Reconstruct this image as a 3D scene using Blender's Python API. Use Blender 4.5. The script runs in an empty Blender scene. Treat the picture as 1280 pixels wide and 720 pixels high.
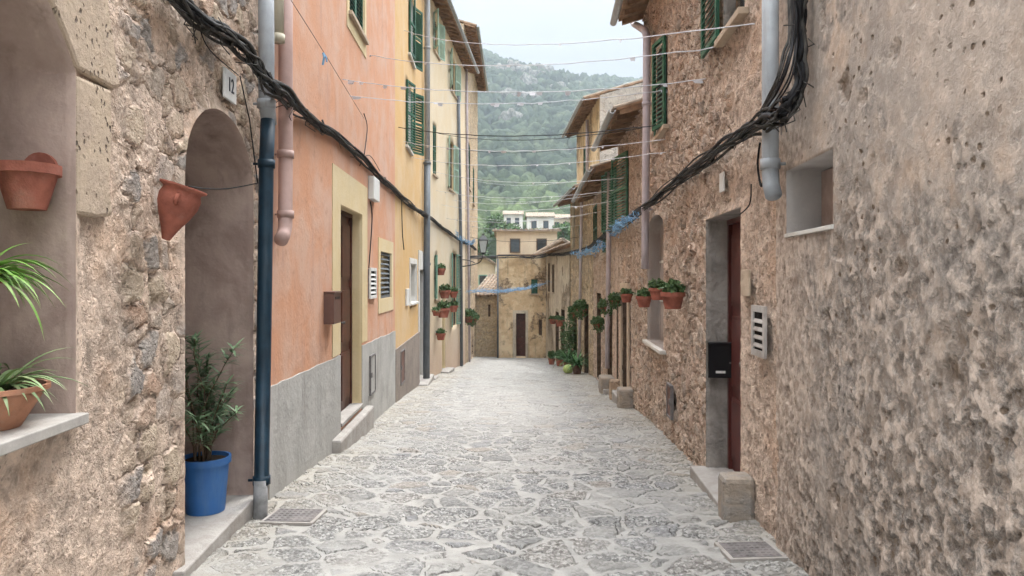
import bpy, math, random
import numpy as np
from mathutils import Vector, Matrix, noise as mnoise
random.seed(7); rng = np.random.default_rng(7)
C = bpy.context.scene.collection
F, HY, CZ = 900.0, 348.0, 1.6          # focal length in photo pixels, horizon row, eye height

# ------------------------------------------------------------------ helpers
def grade(y): return -0.07*y
class MB:
    def __init__(s): s.v = []; s.f = []; s.m = []
    def add(s, vs, fs, mi=0):
        o = len(s.v); s.v += [tuple(p) for p in vs]
        s.f += [tuple(i+o for i in f) for f in fs]; s.m += [mi]*len(fs)
    def hexa(s, p, mi=0):   # p: 8 points, 0-3 bottom ccw, 4-7 top
        s.add(p, [(3,2,1,0),(4,5,6,7),(0,1,5,4),(1,2,6,5),(2,3,7,6),(3,0,4,7)], mi)
    def box(s, x0,x1,y0,y1,z0,z1, mi=0):
        s.hexa([(x0,y0,z0),(x1,y0,z0),(x1,y1,z0),(x0,y1,z0),(x0,y0,z1),(x1,y0,z1),(x1,y1,z1),(x0,y1,z1)], mi)
    def tube(s, pts, r, n=8, mi=0, cap=True):
        pts = [Vector(p) for p in pts]; k = len(pts)
        rs = r if isinstance(r, (list,tuple)) else [r]*k
        up = Vector((0,0,1)); vs = []; a = None
        for i,p in enumerate(pts):
            t = (pts[min(i+1,k-1)]-pts[max(i-1,0)])
            if t.length < 1e-9: t = Vector((0,0,1))
            t.normalize()
            if a is None:
                a = t.cross(up if abs(t.z) < .9 else Vector((1,0,0))).normalized()
            else:
                a = (a - t*a.dot(t)); a = a.normalized() if a.length > 1e-6 else t.orthogonal().normalized()
            b = t.cross(a)
            for j in range(n):
                q = 2*math.pi*j/n
                vs.append(p + (a*math.cos(q)+b*math.sin(q))*rs[i])
        fs = [(i*n+j, i*n+(j+1)%n, (i+1)*n+(j+1)%n, (i+1)*n+j) for i in range(k-1) for j in range(n)]
        if cap: fs += [tuple(reversed(range(n))), tuple((k-1)*n+j for j in range(n))]
        s.add(vs, fs, mi)
    def lathe(s, prof, n=24, M=None, mi=0):
        vs = []; M = M or Matrix()
        for r,z in prof:
            for j in range(n):
                q = 2*math.pi*j/n; vs.append(M @ Vector((r*math.cos(q), r*math.sin(q), z)))
        k = len(prof)
        fs = [(i*n+j, i*n+(j+1)%n, (i+1)*n+(j+1)%n, (i+1)*n+j) for i in range(k-1) for j in range(n)]
        s.add(vs, fs, mi)
    def build(s, name, mats, parent=None, smooth=False, origin=None, bevel=0):
        me = bpy.data.meshes.new(name)
        if parent is not None: off = wloc(parent)
        elif origin is not None: off = Vector(origin)
        else: off = Vector((0,0,0))
        me.from_pydata([Vector(p)-off for p in s.v], [], s.f)
        mats = mats if isinstance(mats, (list,tuple)) else [mats]
        for m in mats: me.materials.append(m)
        if len(mats) > 1: me.polygons.foreach_set('material_index', s.m)
        if smooth: me.polygons.foreach_set('use_smooth', [True]*len(me.polygons))
        o = bpy.data.objects.new(name, me); C.objects.link(o)
        if parent is not None: o.parent = parent
        elif origin is not None: o.location = origin
        if bevel:
            b = o.modifiers.new('bevel','BEVEL'); b.width = bevel; b.segments = 2; b.limit_method = 'ANGLE'
        return o
def wloc(o):
    v = Vector((0,0,0))
    while o is not None: v += o.location; o = o.parent
    return v
def tag(o, label=None, cat=None, group=None, kind=None):
    for k, v in (('label',label),('category',cat),('group',group),('kind',kind)):
        if v: o[k] = v
    return o
def empty(name, loc, label, cat, group=None):
    o = bpy.data.objects.new(name, None); C.objects.link(o); o.location = loc
    o.empty_display_size = .2
    return tag(o, label, cat, group)
def copy_tree(o, parent=None):
    c = o.copy(); C.objects.link(c)
    if parent is not None: c.parent = parent
    for ch in [x for x in o.children]: copy_tree(ch, c)
    return c
def at(px, py, Y): return Vector(((px-640)/F*Y, Y, CZ-(py-HY)/F*Y))

class Fac:      # a facade plane: s along it, d out into the street, z up
    def __init__(s, A, B, side):
        s.A = Vector((A[0],A[1],0)); s.B = Vector((B[0],B[1],0)); s.side = side
        s.t = (s.B-s.A).normalized(); s.L = (s.B-s.A).length
        s.n = Vector((s.t.y,-s.t.x,0)) if side < 0 else Vector((-s.t.y,s.t.x,0))
    def P(s, a, d, z): 
        p = s.A+s.t*a+s.n*d; p.z = z; return p
    def s(s_, px, d=0):
        k = (px-640)/F; A = s_.A+s_.n*d; t = s_.t   # A.x+t.x*a = k*(A.y+t.y*a)
        return (k*A.y-A.x)/(t.x-k*t.y)
    def Y(s, a, d=0): return (s.A+s.t*a+s.n*d).y
    def z(s_, px, py, d=0):
        return CZ-(py-HY)/F*s_.Y(s_.s(px,d), d)
    def pp(s_, px, py, d=0): return s_.P(s_.s(px,d), d, s_.z(px,py,d))
    def box(s, mb, a0,a1,d0,d1,z0,z1, mi=0):
        P = s.P
        q = [P(a0,d0,z0),P(a1,d0,z0),P(a1,d1,z0),P(a0,d1,z0),P(a0,d0,z1),P(a1,d0,z1),P(a1,d1,z1),P(a0,d1,z1)]
        if s.side < 0: q = [q[1],q[0],q[3],q[2],q[5],q[4],q[7],q[6]]
        mb.hexa([q[3],q[2],q[1],q[0],q[7],q[6],q[5],q[4]] if False else q, mi)
    def poly(s, mb, pts, d0, d1, mi=0):
        n = len(pts); vs = [s.P(a,d1,z) for a,z in pts]+[s.P(a,d0,z) for a,z in pts]
        fs = [tuple(range(n)), tuple(reversed(range(n,2*n)))]+[(i,n+i,n+(i+1)%n,(i+1)%n) for i in range(n)]
        mb.add(vs, fs, mi)

# ------------------------------------------------------------------ materials
class G:
    def __init__(s, name):
        s.m = bpy.data.materials.new(name); s.m.use_nodes = True; s.nt = s.m.node_tree
        s.nt.nodes.clear()
        s.out = s.nt.nodes.new('ShaderNodeOutputMaterial'); s.b = s.nt.nodes.new('ShaderNodeBsdfPrincipled')
        s.nt.links.new(s.b.outputs[0], s.out.inputs['Surface'])
        s.co = s.nt.nodes.new('ShaderNodeTexCoord').outputs['Object']
    def set(s, sock, v):
        if isinstance(v, bpy.types.NodeSocket): s.nt.links.new(v, sock)
        elif v is not None:
            if hasattr(sock.default_value, '__len__') and isinstance(v,(tuple,list)) and len(v) == 3 and len(sock.default_value) == 4: v = (*v,1)
            sock.default_value = v
    def noise(s, vec, sc, det=4, ro=.55, dist=0, out='Fac'):
        n = s.nt.nodes.new('ShaderNodeTexNoise'); s.set(n.inputs['Vector'], vec)
        for k,v in (('Scale',sc),('Detail',det),('Roughness',ro),('Distortion',dist)): n.inputs[k].default_value = v
        return n.outputs[out]
    def vor(s, vec, sc, feat='F1', out='Distance', rnd=1, smooth=None):
        n = s.nt.nodes.new('ShaderNodeTexVoronoi'); n.feature = feat; s.set(n.inputs['Vector'], vec)
        n.inputs['Scale'].default_value = sc; n.inputs['Randomness'].default_value = rnd
        if smooth is not None: n.inputs['Smoothness'].default_value = smooth
        return n.outputs[out]
    def math(s, op, a, b=None, c=None):
        n = s.nt.nodes.new('ShaderNodeMath'); n.operation = op
        s.set(n.inputs[0], a); s.set(n.inputs[1], b)
        if c is not None: s.set(n.inputs[2], c)
        return n.outputs[0]
    def vm(s, op, a, b=None, sc=None):
        n = s.nt.nodes.new('ShaderNodeVectorMath'); n.operation = op
        s.set(n.inputs[0], a)
        if b is not None: s.set(n.inputs[1], b)
        if sc is not None: n.inputs['Scale'].default_value = sc
        return n.outputs[0]
    def mr(s, v, a, b, c=0, d=1, smooth=True):
        n = s.nt.nodes.new('ShaderNodeMapRange'); n.interpolation_type = 'SMOOTHSTEP' if smooth else 'LINEAR'
        s.set(n.inputs[0], v)
        for i,x in enumerate((a,b,c,d)): n.inputs[i+1].default_value = x
        return n.outputs[0]
    def mix(s, f, a, b, mode='MIX'):
        n = s.nt.nodes.new('ShaderNodeMix'); n.data_type = 'RGBA'; n.blend_type = mode
        s.set(n.inputs[0], f); s.set(n.inputs[6], a); s.set(n.inputs[7], b); return n.outputs[2]
    def ramp(s, f, stops, const=False):
        n = s.nt.nodes.new('ShaderNodeValToRGB'); cr = n.color_ramp
        if const: cr.interpolation = 'CONSTANT'
        while len(cr.elements) < len(stops): cr.elements.new(.5)
        for e,(p,c) in zip(cr.elements, stops): e.position = p; e.color = (*c,1)
        s.set(n.inputs[0], f); return n.outputs[0]
    def sep(s, v):
        n = s.nt.nodes.new('ShaderNodeSeparateXYZ'); s.set(n.inputs[0], v); return n.outputs
    def bump(s, h, dist=.01, st=1):
        n = s.nt.nodes.new('ShaderNodeBump'); s.set(n.inputs['Height'], h); n.inputs['Distance'].default_value = dist
        n.inputs['Strength'].default_value = st; s.nt.links.new(n.outputs[0], s.b.inputs['Normal'])
    def disp(s, h, scale, mid=.5, calm=False):
        n = s.nt.nodes.new('ShaderNodeDisplacement'); s.set(n.inputs['Height'], h)
        n.inputs['Midlevel'].default_value = mid
        if calm:
            q = s.nt.nodes.new('ShaderNodeAttribute'); q.attribute_name = 'calm'
            s.set(n.inputs['Scale'], s.math('MULTIPLY', q.outputs['Fac'], scale))
        else: n.inputs['Scale'].default_value = scale
        s.nt.links.new(n.outputs[0], s.out.inputs['Displacement']); s.m.displacement_method = 'BOTH'
    def done(s, col, rough=.9, spec=.3, metal=0):
        s.set(s.b.inputs['Base Color'], col); s.set(s.b.inputs['Roughness'], rough)
        s.b.inputs['Specular IOR Level'].default_value = spec; s.b.inputs['Metallic'].default_value = metal
        return s.m
    def warp(s, amt, sc, vec=None):
        n = s.noise(vec or s.co, sc, 3, .6, out='Color')
        v = s.vm('SUBTRACT', n, (.5,.5,.5)); v = s.vm('SCALE', v, sc=amt)
        return s.vm('ADD', vec or s.co, v)

def rubble(name, sc, mortar, stones, amp=.05, cover=.5, pit=.5, dirt=(.12,.1,.09), pit_dirt_shade=.5, grim=None, split=None, crust=.5):
    """rough rubble stone half buried in lime mortar"""
    g = G(name)
    w = g.warp(.88/sc, sc*.9)
    sq = g.vm('MULTIPLY', w, (1,1,1.35))
    edge = g.vor(sq, sc, 'DISTANCE_TO_EDGE'); cell = g.vor(sq, sc, 'F1', 'Color')
    r = g.sep(cell)[0]; r2 = g.sep(cell)[1]
    em = g.mr(edge, .03, .16)
    big = g.noise(g.co, .9, 3, .6)
    fine = g.noise(g.co, 16, 6, .72); mid = g.noise(g.co, 4.5, 5, .62); grit = g.noise(g.co, 60, 3, .75)
    bare = g.mr(g.math('ADD', g.math('MULTIPLY', big, .55), g.math('MULTIPLY', r2, .45)), cover-.10, cover+.10)
    if split: bare = g.math('MULTIPLY', bare, g.mr(g.math('ADD', g.sep(g.co)[1], g.math('MULTIPLY', mid, .5)), split, split+.3))
    sm = g.math('MULTIPLY', em, bare)
    wv = g.warp(.08, 11)
    pv = g.vor(wv, 7.5, 'F1'); pits = g.mr(pv, .08, .26, 1, 0)
    pits = g.math('MULTIPLY', pits, g.mr(big, .40, .60))
    pv2 = g.vor(wv, 27, 'F1'); pits2 = g.math('MULTIPLY', g.mr(pv2, .14, .34, 1, 0), g.mr(mid, .42, .58))
    crk = g.noise(wv, 9, 5, .72); cr = g.mr(crk, .46, .60)          # crusty lumps and hollows
    chip = g.math('ABSOLUTE', g.math('SUBTRACT', g.noise(w, 6, 5, .7), .5))
    h = g.math('ADD', g.math('MULTIPLY', sm, g.math('ADD', .18, g.math('MULTIPLY', r, .30))), g.math('MULTIPLY', mid, .50))
    h = g.math('ADD', h, g.math('MULTIPLY', fine, .42)); h = g.math('SUBTRACT', h, g.math('MULTIPLY', g.math('MULTIPLY', g.mr(edge, .0, .06, 1, 0), bare), .35))
    h = g.math('ADD', h, g.math('MULTIPLY', cr, .40*crust))
    h = g.math('ADD', h, g.math('MULTIPLY', chip, .7))
    h = g.math('SUBTRACT', h, g.math('MULTIPLY', pits, pit))
    h = g.math('SUBTRACT', h, g.math('MULTIPLY', pits2, pit*.5))
    h = g.math('ADD', h, g.math('MULTIPLY', grit, .07))
    g.disp(h, amp, 1.2, True)
    sc_ = g.ramp(r, stones, True)
    sc_ = g.mix(.30, sc_, g.ramp(fine, [(.32,(.15,.12,.10)),(.5,(.36,.30,.25)),(.68,(.60,.53,.45))]))
    lt = lambda k: tuple(min(.8,c*k) for c in mortar)
    mo = g.ramp(crk, [(.34,lt(.50)),(.45,lt(.80)),(.54,lt(1.02)),(.70,lt(1.30))])
    mo = g.mix(g.mr(g.noise(g.co, 1.7, 4, .6), .48,.68,0,.55), mo, (mortar[0]*.95, mortar[1]*.80, mortar[2]*.68))
    col = g.mix(sm, mo, sc_)
    col = g.mix(g.math('MULTIPLY', g.math('MULTIPLY', g.mr(edge, .0, .05, 1, 0), bare), g.mr(fine,.35,.6,.9,.2)), col, dirt)
    col = g.mix(g.math('MULTIPLY', g.mr(cr, 1, 0, 0, .42*crust), g.mr(fine,.35,.6,1,.2)), col, tuple(c*.46 for c in mortar))
    col = g.mix(g.mr(grit, .54, .74, 0, .55), col, lt(1.5))
    col = g.mix(g.mr(grit, .46, .30, 0, .30), col, dirt)
    col = g.mix(g.math('MULTIPLY', g.math('MAXIMUM', pits, g.math('MULTIPLY', pits2, .85)), pit_dirt_shade), col, dirt)  # dirt colour in the pits, partly painted-in shade of the hollows
    if grim:       # weathered greyer lower zone
        zz, z0, z1, gc = grim
        k = g.math('MULTIPLY', g.mr(g.math('ADD', g.sep(g.co)[2], g.math('MULTIPLY', big, 1.6)), z0, z1, 1, 0), g.mr(g.noise(g.co, 5, 5, .75), .40, .58, .1, 1))
        gcol = g.ramp(fine, [(.36,tuple(c*.42 for c in gc)),(.5,gc),(.62,tuple(c*1.9 for c in gc))])
        col = g.mix(k, col, gcol)
    return g.done(col, .93, .2)

def old_render(name, light, warm, grey, amp, z0, z1):
    """lime render, fairly smooth above with small holes and scars, eaten away to a rough crust below"""
    g = G(name)
    zz = g.sep(g.co)[2]; big = g.noise(g.co, .75, 4, .6); mid = g.noise(g.co, 3.6, 5, .62); fine = g.noise(g.co, 13, 6, .7); grit = g.noise(g.co, 75, 2, .6)
    low = g.mr(g.math('ADD', g.math('ADD', zz, g.math('MULTIPLY', g.math('SUBTRACT', mid, .5), 2.6)), g.math('MULTIPLY', g.math('SUBTRACT', big, .5), 4.5)), 0, 3.1, 1, 0)      # 1 = eroded
    wv = g.warp(.10, 8); ero = g.noise(wv, 8.5, 7, .76)
    scar = g.math('MULTIPLY', g.mr(g.vor(g.warp(.32, 5), 2.6, 'F1'), .12, .27, 1, 0), g.mr(g.noise(g.co, 1.6, 2, .5), .44, .52))
    hol = g.math('MULTIPLY', g.mr(g.vor(g.warp(.02, 30), 13, 'F1'), .13, .24, 1, 0), g.mr(g.sep(g.vor(g.warp(.02, 30), 13, 'F1', 'Color'))[0], .45, .5))
    eroc = g.mr(ero, .42, .56)                                 # 0 = hollow, 1 = remaining crust
    h = g.math('ADD', g.math('MULTIPLY', mid, .45), g.math('MULTIPLY', fine, .16))
    h = g.math('ADD', h, .35)
    h = g.math('SUBTRACT', h, g.math('MULTIPLY', scar, .55)); h = g.math('SUBTRACT', h, g.math('MULTIPLY', hol, .30))
    h = g.math('SUBTRACT', h, g.math('MULTIPLY', g.math('MULTIPLY', g.mr(eroc,0,1,1,0), g.mr(low,0,1,.10,1)), .34))
    h = g.math('ADD', h, g.math('MULTIPLY', g.math('MULTIPLY', g.math('SUBTRACT', fine, .5), low), .45))
    h = g.math('ADD', h, g.math('MULTIPLY', grit, .04))
    g.disp(h, amp, .75, True)
    k = lambda c, f: tuple(min(.85, x*f) for x in c)
    col = g.mix(g.mr(big, .36, .62), grey, light); col = g.mix(g.mr(g.noise(g.co, 1.5, 5, .65), .50, .68, 0, .75), col, warm)
    col = g.mix(g.mr(fine, .50, .70, 0, .45), col, k(light, 1.35)); col = g.mix(g.mr(mid, .54, .68, 0, .35), col, k(grey, .65))
    cr = g.ramp(ero, [(.36,k(warm,.26)),(.44,k(grey,.58)),(.49,k(grey,.95)),(.54,k(light,.92)),(.64,k(light,1.22))])
    cr = g.mix(g.mr(fine, .40, .60, .5, 0), cr, k(warm, .36))
    cr = g.mix(g.mr(g.noise(g.co, 1.3, 4, .6), .50, .64, 0, .5), cr, k(grey, .72))
    col = g.mix(g.mr(low,0,1,.30,.96), col, cr)
    dk = g.math('MAXIMUM', g.math('MULTIPLY', scar, g.mr(fine,.35,.6,.9,.3)), g.math('MULTIPLY', hol, .9))
    col = g.mix(dk, col, k(warm, .33))
    ex = g.math('MULTIPLY', g.mr(g.vor(g.warp(.2, 4), 3.4, 'DISTANCE_TO_EDGE'), .05, .12), g.mr(g.sep(g.vor(g.warp(.2, 4), 3.4, 'F1', 'Color'))[1], .74, .78))
    col = g.mix(g.math('MULTIPLY', ex, .75), col, g.ramp(fine, [(.35,k(grey,.40)),(.5,k(grey,.85)),(.66,k(light,1.05))]))
    col = g.mix(g.mr(g.math('ADD', g.sep(g.co)[1], g.math('MULTIPLY', mid, .8)), 1.5, 2.5, 0, .8), col, g.mix(g.mr(fine,.35,.65), (.31,.23,.18), (.66,.53,.43)))
    return g.done(col, .93, .2)

def peeling(name, c1, c2, stone, amt=.5, sc=.9):
    """old plaster, stained and fallen off in patches that bare the rubble"""
    g = G(name); n = g.noise(g.warp(.4, 2), sc, 7, .7); n2 = g.noise(g.co, 3.5, 6, .7)
    w = g.warp(.12, 5); e = g.vor(w, 5.5, 'DISTANCE_TO_EDGE'); r = g.sep(g.vor(w, 5.5, 'F1', 'Color'))[0]
    k = lambda c, f: tuple(min(.85, x*f) for x in c)
    col = g.mix(g.mr(n, .40, .56), c1, c2); col = g.mix(g.mr(n2, .52, .66, 0, .55), col, k(c2, .55)); col = g.mix(g.mr(n2, .45, .32, 0, .5), col, k(c1, 1.2))
    st = g.mix(g.mr(e, .02, .08), k(stone, .42), g.ramp(r, [(0,k(stone,.75)),(.35,k(stone,1.1)),(.7,k(stone,.9))], True))
    bare = g.mr(g.noise(g.warp(.5, 1.5), sc*.8, 6, .68), amt, amt+.04)
    col = g.mix(bare, col, st)
    v = g.vm('MULTIPLY', g.co, (3,3,.35)); col = g.mix(g.mr(g.noise(v, 1.5, 6, .7), .54, .72, 0, .6), col, k(stone, .5))
    g.bump(g.math('ADD', g.math('MULTIPLY', g.mr(e,.02,.12), bare), n2), .05); return g.done(col, .93, .15)
def plaster(name, base, alt, stain=(.2,.17,.14), amt=.35, rough=.9, streak=.3, sc=1.2, bump=.006, low=None):
    g = G(name)
    n1 = g.noise(g.co, sc, 6, .6, .4); n2 = g.noise(g.co, 22, 5, .6)
    st = g.noise(g.vm('MULTIPLY', g.co, (3.2,3.2,.45)), 1.6, 6, .65)
    col = g.mix(g.mr(n1,.35,.68), base, alt)
    col = g.mix(g.mr(st,.52,.78,0,streak), col, stain)
    col = g.mix(g.mr(g.noise(g.co, 4.2, 7, .7), .56, .74, 0, amt), col, tuple(c*.62 for c in base))
    col = g.mix(g.mr(n2,.55,.75,0,.18), col, tuple(min(1,c*1.4) for c in base))
    if low:
        k = g.math('ADD', g.sep(g.co)[2], g.math('MULTIPLY', g.noise(g.co, 1.5, 5, .65), 1.2))
        col = g.mix(g.mr(k, low[0], low[1], .85, 0), col, low[2])
    h = g.math('ADD', g.math('MULTIPLY', n1, 1.5), g.math('ADD', g.math('MULTIPLY', n2, .35), g.math('MULTIPLY', g.noise(g.co, 6, 5, .6), .8)))
    g.bump(h, bump*1.6, 1); return g.done(col, rough, .2)
def simple(name, col, rough=.6, spec=.4, metal=0, var=.25, sc=8, bump=.001, dirt=None, streaks=False):
    g = G(name); n = g.noise(g.co, sc, 5, .6)
    c = g.mix(g.mr(n,.3,.7,0,1), tuple(x*(1-var) for x in col), tuple(min(1,x*(1+var)) for x in col))
    if dirt:
        v = g.vm('MULTIPLY', g.co, (4,4,.5)) if streaks else g.co
        c = g.mix(g.mr(g.noise(v, sc*.4, 6, .7), .5,.72,0,.7), c, dirt)
    if bump: g.bump(g.noise(g.co, sc*6, 4, .6), bump)
    return g.done(c, rough, spec, metal)
def leafm(name, c1, c2, sc=6):
    g = G(name); c = g.mix(g.mr(g.noise(g.co, sc, 3, .6),.3,.7), c1, c2)
    g.b.inputs['Transmission Weight'].default_value = 0
    g.b.inputs['Subsurface Weight'].default_value = 0
    return g.done(c, .5, .35)

M = {}
M['stoneA'] = rubble('rubble_stone_tan', 4.2, (.60,.465,.37), [(0,(.36,.29,.23)),(.22,(.44,.33,.24)),(.45,(.31,.28,.26)),(.62,(.50,.39,.28)),(.82,(.25,.23,.22)),(.92,(.46,.29,.20))], amp=.050, cover=.43, pit=.36, dirt=(.14,.10,.085), pit_dirt_shade=.75, split=.15, crust=.30)
M['stoneR1'] = old_render('weathered_render', (.57,.47,.395), (.56,.40,.285), (.38,.33,.29), .042, 1, 3)
M['stoneR2'] = rubble('rubble_stone_brown', 5.2, (.66,.50,.395), [(0,(.54,.385,.29)),(.25,(.64,.48,.37)),(.5,(.44,.345,.28)),(.7,(.68,.52,.40)),(.88,(.52,.34,.25))], amp=.075, cover=.40, pit=.36, dirt=(.15,.10,.075), pit_dirt_shade=.65, split=-2.3)
M['stoneF'] = rubble('rubble_stone_ochre', 4.2, (.64,.49,.33), [(0,(.42,.30,.19)),(.3,(.48,.36,.24)),(.6,(.34,.27,.20)),(.8,(.52,.40,.27))], amp=.07, cover=.40, pit=.3)
M['stoneH'] = rubble('rubble_stone_golden', 5.5, (.80,.62,.40), [(0,(.70,.50,.30)),(.3,(.78,.60,.40)),(.6,(.60,.46,.32)),(.8,(.80,.62,.42))], amp=.03, cover=.40, pit=.3)
M['stoneG'] = rubble('rubble_stone_grey', 2.6, (.46,.42,.37), [(0,(.42,.39,.35)),(.3,(.52,.48,.42)),(.6,(.36,.33,.30)),(.8,(.56,.50,.44))], amp=.09, cover=.33, pit=.2)
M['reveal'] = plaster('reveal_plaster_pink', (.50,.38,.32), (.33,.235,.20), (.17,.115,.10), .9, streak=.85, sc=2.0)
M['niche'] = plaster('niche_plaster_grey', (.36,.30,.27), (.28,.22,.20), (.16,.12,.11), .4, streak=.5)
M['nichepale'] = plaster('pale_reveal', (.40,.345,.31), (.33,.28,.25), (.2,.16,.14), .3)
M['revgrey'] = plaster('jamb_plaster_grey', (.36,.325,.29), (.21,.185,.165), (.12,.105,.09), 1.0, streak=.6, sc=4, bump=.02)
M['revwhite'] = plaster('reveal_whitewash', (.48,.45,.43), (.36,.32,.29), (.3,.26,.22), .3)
M['salmon'] = plaster('salmon_plaster', (.61,.315,.19), (.61,.39,.29), (.42,.26,.21), .55, streak=.6, sc=1.3)
M['ochre'] = plaster('ochre_plaster', (.62,.395,.175), (.64,.46,.27), (.46,.32,.20), .2, sc=.8)
M['cream'] = plaster('cream_plaster', (.68,.55,.37), (.70,.60,.46), (.45,.34,.24), .2, sc=.8, low=(.2,3.6,(.52,.37,.28)))
M['trimcream'] = plaster('cream_trim', (.66,.52,.30), (.68,.56,.36), (.45,.36,.24), .2)
M['dado'] = plaster('grey_cement', (.47,.455,.425), (.38,.365,.34), (.24,.215,.19), .6, streak=.6, sc=2, bump=.008)
M['dadob'] = plaster('brown_cement', (.30,.25,.21), (.23,.19,.165), (.15,.12,.10), .5, sc=1.8, bump=.01)
M['whitecream'] = plaster('pale_cream_plaster', (.68,.59,.45), (.60,.50,.37), (.40,.34,.27), .3, streak=.4, sc=.6)
M['whitepl'] = plaster('white_plaster', (.68,.66,.62), (.60,.56,.50), (.35,.3,.25), .2)
M['farocre'] = peeling('patchy_ochre_plaster', (.80,.64,.43), (.66,.48,.29), (.58,.43,.29), .54, .7)
M['farcream'] = peeling('pale_peeling_plaster', (.66,.58,.46), (.52,.43,.33), (.45,.36,.27), .55, .6)
M['brownpl'] = peeling('brown_peeling_plaster', (.54,.41,.29), (.40,.29,.21), (.40,.30,.22), .50, .9)
M['lime'] = plaster('dressed_limestone', (.54,.43,.32), (.46,.36,.27), (.30,.24,.18), .45, sc=3, bump=.012)
M['concrete'] = plaster('worn_step_stone', (.42,.39,.36), (.34,.31,.28), (.22,.19,.17), .4, sc=4, bump=.01)
def pitted(name, c1, c2, dk):
    g = G(name); n = g.noise(g.co, 3, 5, .6); f = g.noise(g.co, 20, 6, .7)
    pv = g.vor(g.vm('MULTIPLY', g.warp(.05, 14), (1,1,.6)), 30, 'F1'); p = g.math('MULTIPLY', g.mr(pv,.12,.30,1,0), g.mr(g.noise(g.co, 7, 4, .6),.46,.58))
    col = g.mix(g.mr(n,.35,.65), c1, c2); col = g.mix(g.mr(f,.5,.75,0,.4), col, tuple(min(.8,c*1.35) for c in c1))
    col = g.mix(g.math('MULTIPLY', p, .8), col, dk)
    h = g.math('SUBTRACT', g.math('ADD', g.math('MULTIPLY', n, .8), g.math('MULTIPLY', f, .5)), g.math('MULTIPLY', p, .8))
    g.bump(h, .03); return g.done(col, .92, .2)
M['pitlime'] = pitted('pitted_limestone', (.54,.425,.315), (.46,.36,.28), (.13,.10,.085))
M['block'] = plaster('block_stone', (.36,.30,.24), (.31,.285,.26), (.17,.14,.11), .8, sc=5, bump=.02)
M['shelf'] = plaster('marble_shelf', (.50,.47,.43), (.42,.39,.36), (.25,.22,.2), .3, rough=.6, sc=5, bump=.003)
M['terra'] = simple('terracotta', (.33,.115,.08), .85, .15, var=.25, sc=9, dirt=(.44,.24,.19), bump=.003)
M['terrab'] = simple('terracotta_bowl', (.42,.20,.12), .8, .2, var=.2, sc=9, dirt=(.45,.32,.24))
M['blue'] = simple('blue_plastic', (.03,.14,.40), .45, .4, var=.12, sc=3, bump=0, dirt=(.09,.20,.40), streaks=True)
M['soil'] = simple('soil', (.05,.035,.025), 1, .1, sc=30, bump=.01)
M['pipe_grey'] = simple('grey_pipe', (.33,.35,.37), .5, .4, var=.12, sc=5, dirt=(.24,.22,.2), streaks=True)
M['pipe_teal'] = simple('teal_pipe', (.012,.034,.055), .5, .35, var=.3, sc=6, dirt=(.04,.065,.085), streaks=True)
M['pipe_foot'] = simple('cement_pipe', (.24,.235,.23), .85, .2, var=.3, sc=9)
M['pipe_pink'] = simple('pink_pipe', (.50,.34,.30), .6, .3, var=.12, sc=4, dirt=(.36,.27,.24), streaks=True)
M['pipe_beige'] = simple('beige_pipe', (.52,.47,.36), .6, .3, var=.1, sc=4)
M['pipe_lilac'] = simple('lilac_pipe', (.50,.44,.46), .55, .3, var=.12, sc=4, dirt=(.42,.30,.26), streaks=True)
M['pipe_dark'] = simple('dark_grey_pipe', (.13,.145,.16), .5, .4, var=.15, sc=4, dirt=(.2,.19,.18), streaks=True)
M['cable'] = simple('black_cable', (.010,.0095,.011), .6, .25, var=.5, sc=9, bump=0)
M['cableg'] = simple('dusty_cable', (.06,.055,.05), .8, .2, var=.5, sc=12, bump=0)
M['cordw'] = simple('white_cord', (.62,.62,.66), .8, .2, var=.1, bump=0)
M['ribbon'] = simple('blue_ribbon', (.20,.38,.58), .6, .3, var=.3, bump=0)
M['green'] = simple('green_shutter_paint', (.022,.10,.055), .55, .4, var=.25, sc=5, dirt=(.05,.12,.08))
M['teal'] = simple('pale_green_paint', (.20,.38,.30), .6, .3, var=.15, sc=5)
M['mint'] = simple('faded_mint_paint', (.36,.50,.40), .6, .3, var=.15, sc=5)
M['reddoor'] = simple('red_door_paint', (.095,.022,.017), .45, .45, var=.2, sc=4)
M['brndoor'] = simple('brown_door_wood', (.085,.026,.016), .4, .45, var=.3, sc=5)
M['wood'] = simple('old_wood', (.13,.085,.055), .8, .2, var=.4, sc=10)
M['eavewood'] = simple('eave_boards', (.30,.19,.12), .85, .2, var=.35, sc=5, dirt=(.15,.1,.07))
M['tile'] = simple('roof_tiles', (.27,.215,.165), .9, .2, var=.45, sc=3.5, dirt=(.22,.20,.17), bump=.004)
M['mailbrn'] = simple('brown_metal', (.14,.075,.06), .4, .5, var=.1, bump=0)
M['black'] = simple('black_metal', (.008,.008,.009), .35, .5, var=.1, bump=0)
M['white'] = simple('white_paint', (.70,.69,.66), .6, .3, var=.06, sc=5, dirt=(.5,.46,.4))
M['ventgrey'] = simple('aged_vent_paint', (.46,.43,.40), .7, .2, var=.15, sc=6, dirt=(.3,.25,.21))
M['dark'] = simple('dark_interior', (.02,.018,.016), .9, .1, bump=0)
M['numtile'] = simple('glazed_tile', (.78,.78,.76), .3, .5, var=.03, bump=0)
M['ink'] = simple('dark_lettering', (.03,.04,.06), .5, .3, var=.05, bump=0)
M['iron'] = simple('cast_iron', (.17,.155,.15), .7, .4, var=.25, sc=12, bump=.003, dirt=(.26,.23,.21))
M['rust'] = simple('rusty_hatch', (.16,.09,.07), .75, .3, var=.3, sc=10)
M['jambshade'] = simple('painted_jamb_shade', (.10,.07,.05), .85, .15, var=.4, sc=8)  # shade inside the door and window jambs, painted as a dark tone
M['glass'] = simple('lamp_glass', (.55,.58,.58), .15, .6, var=.05, bump=0)
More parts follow.
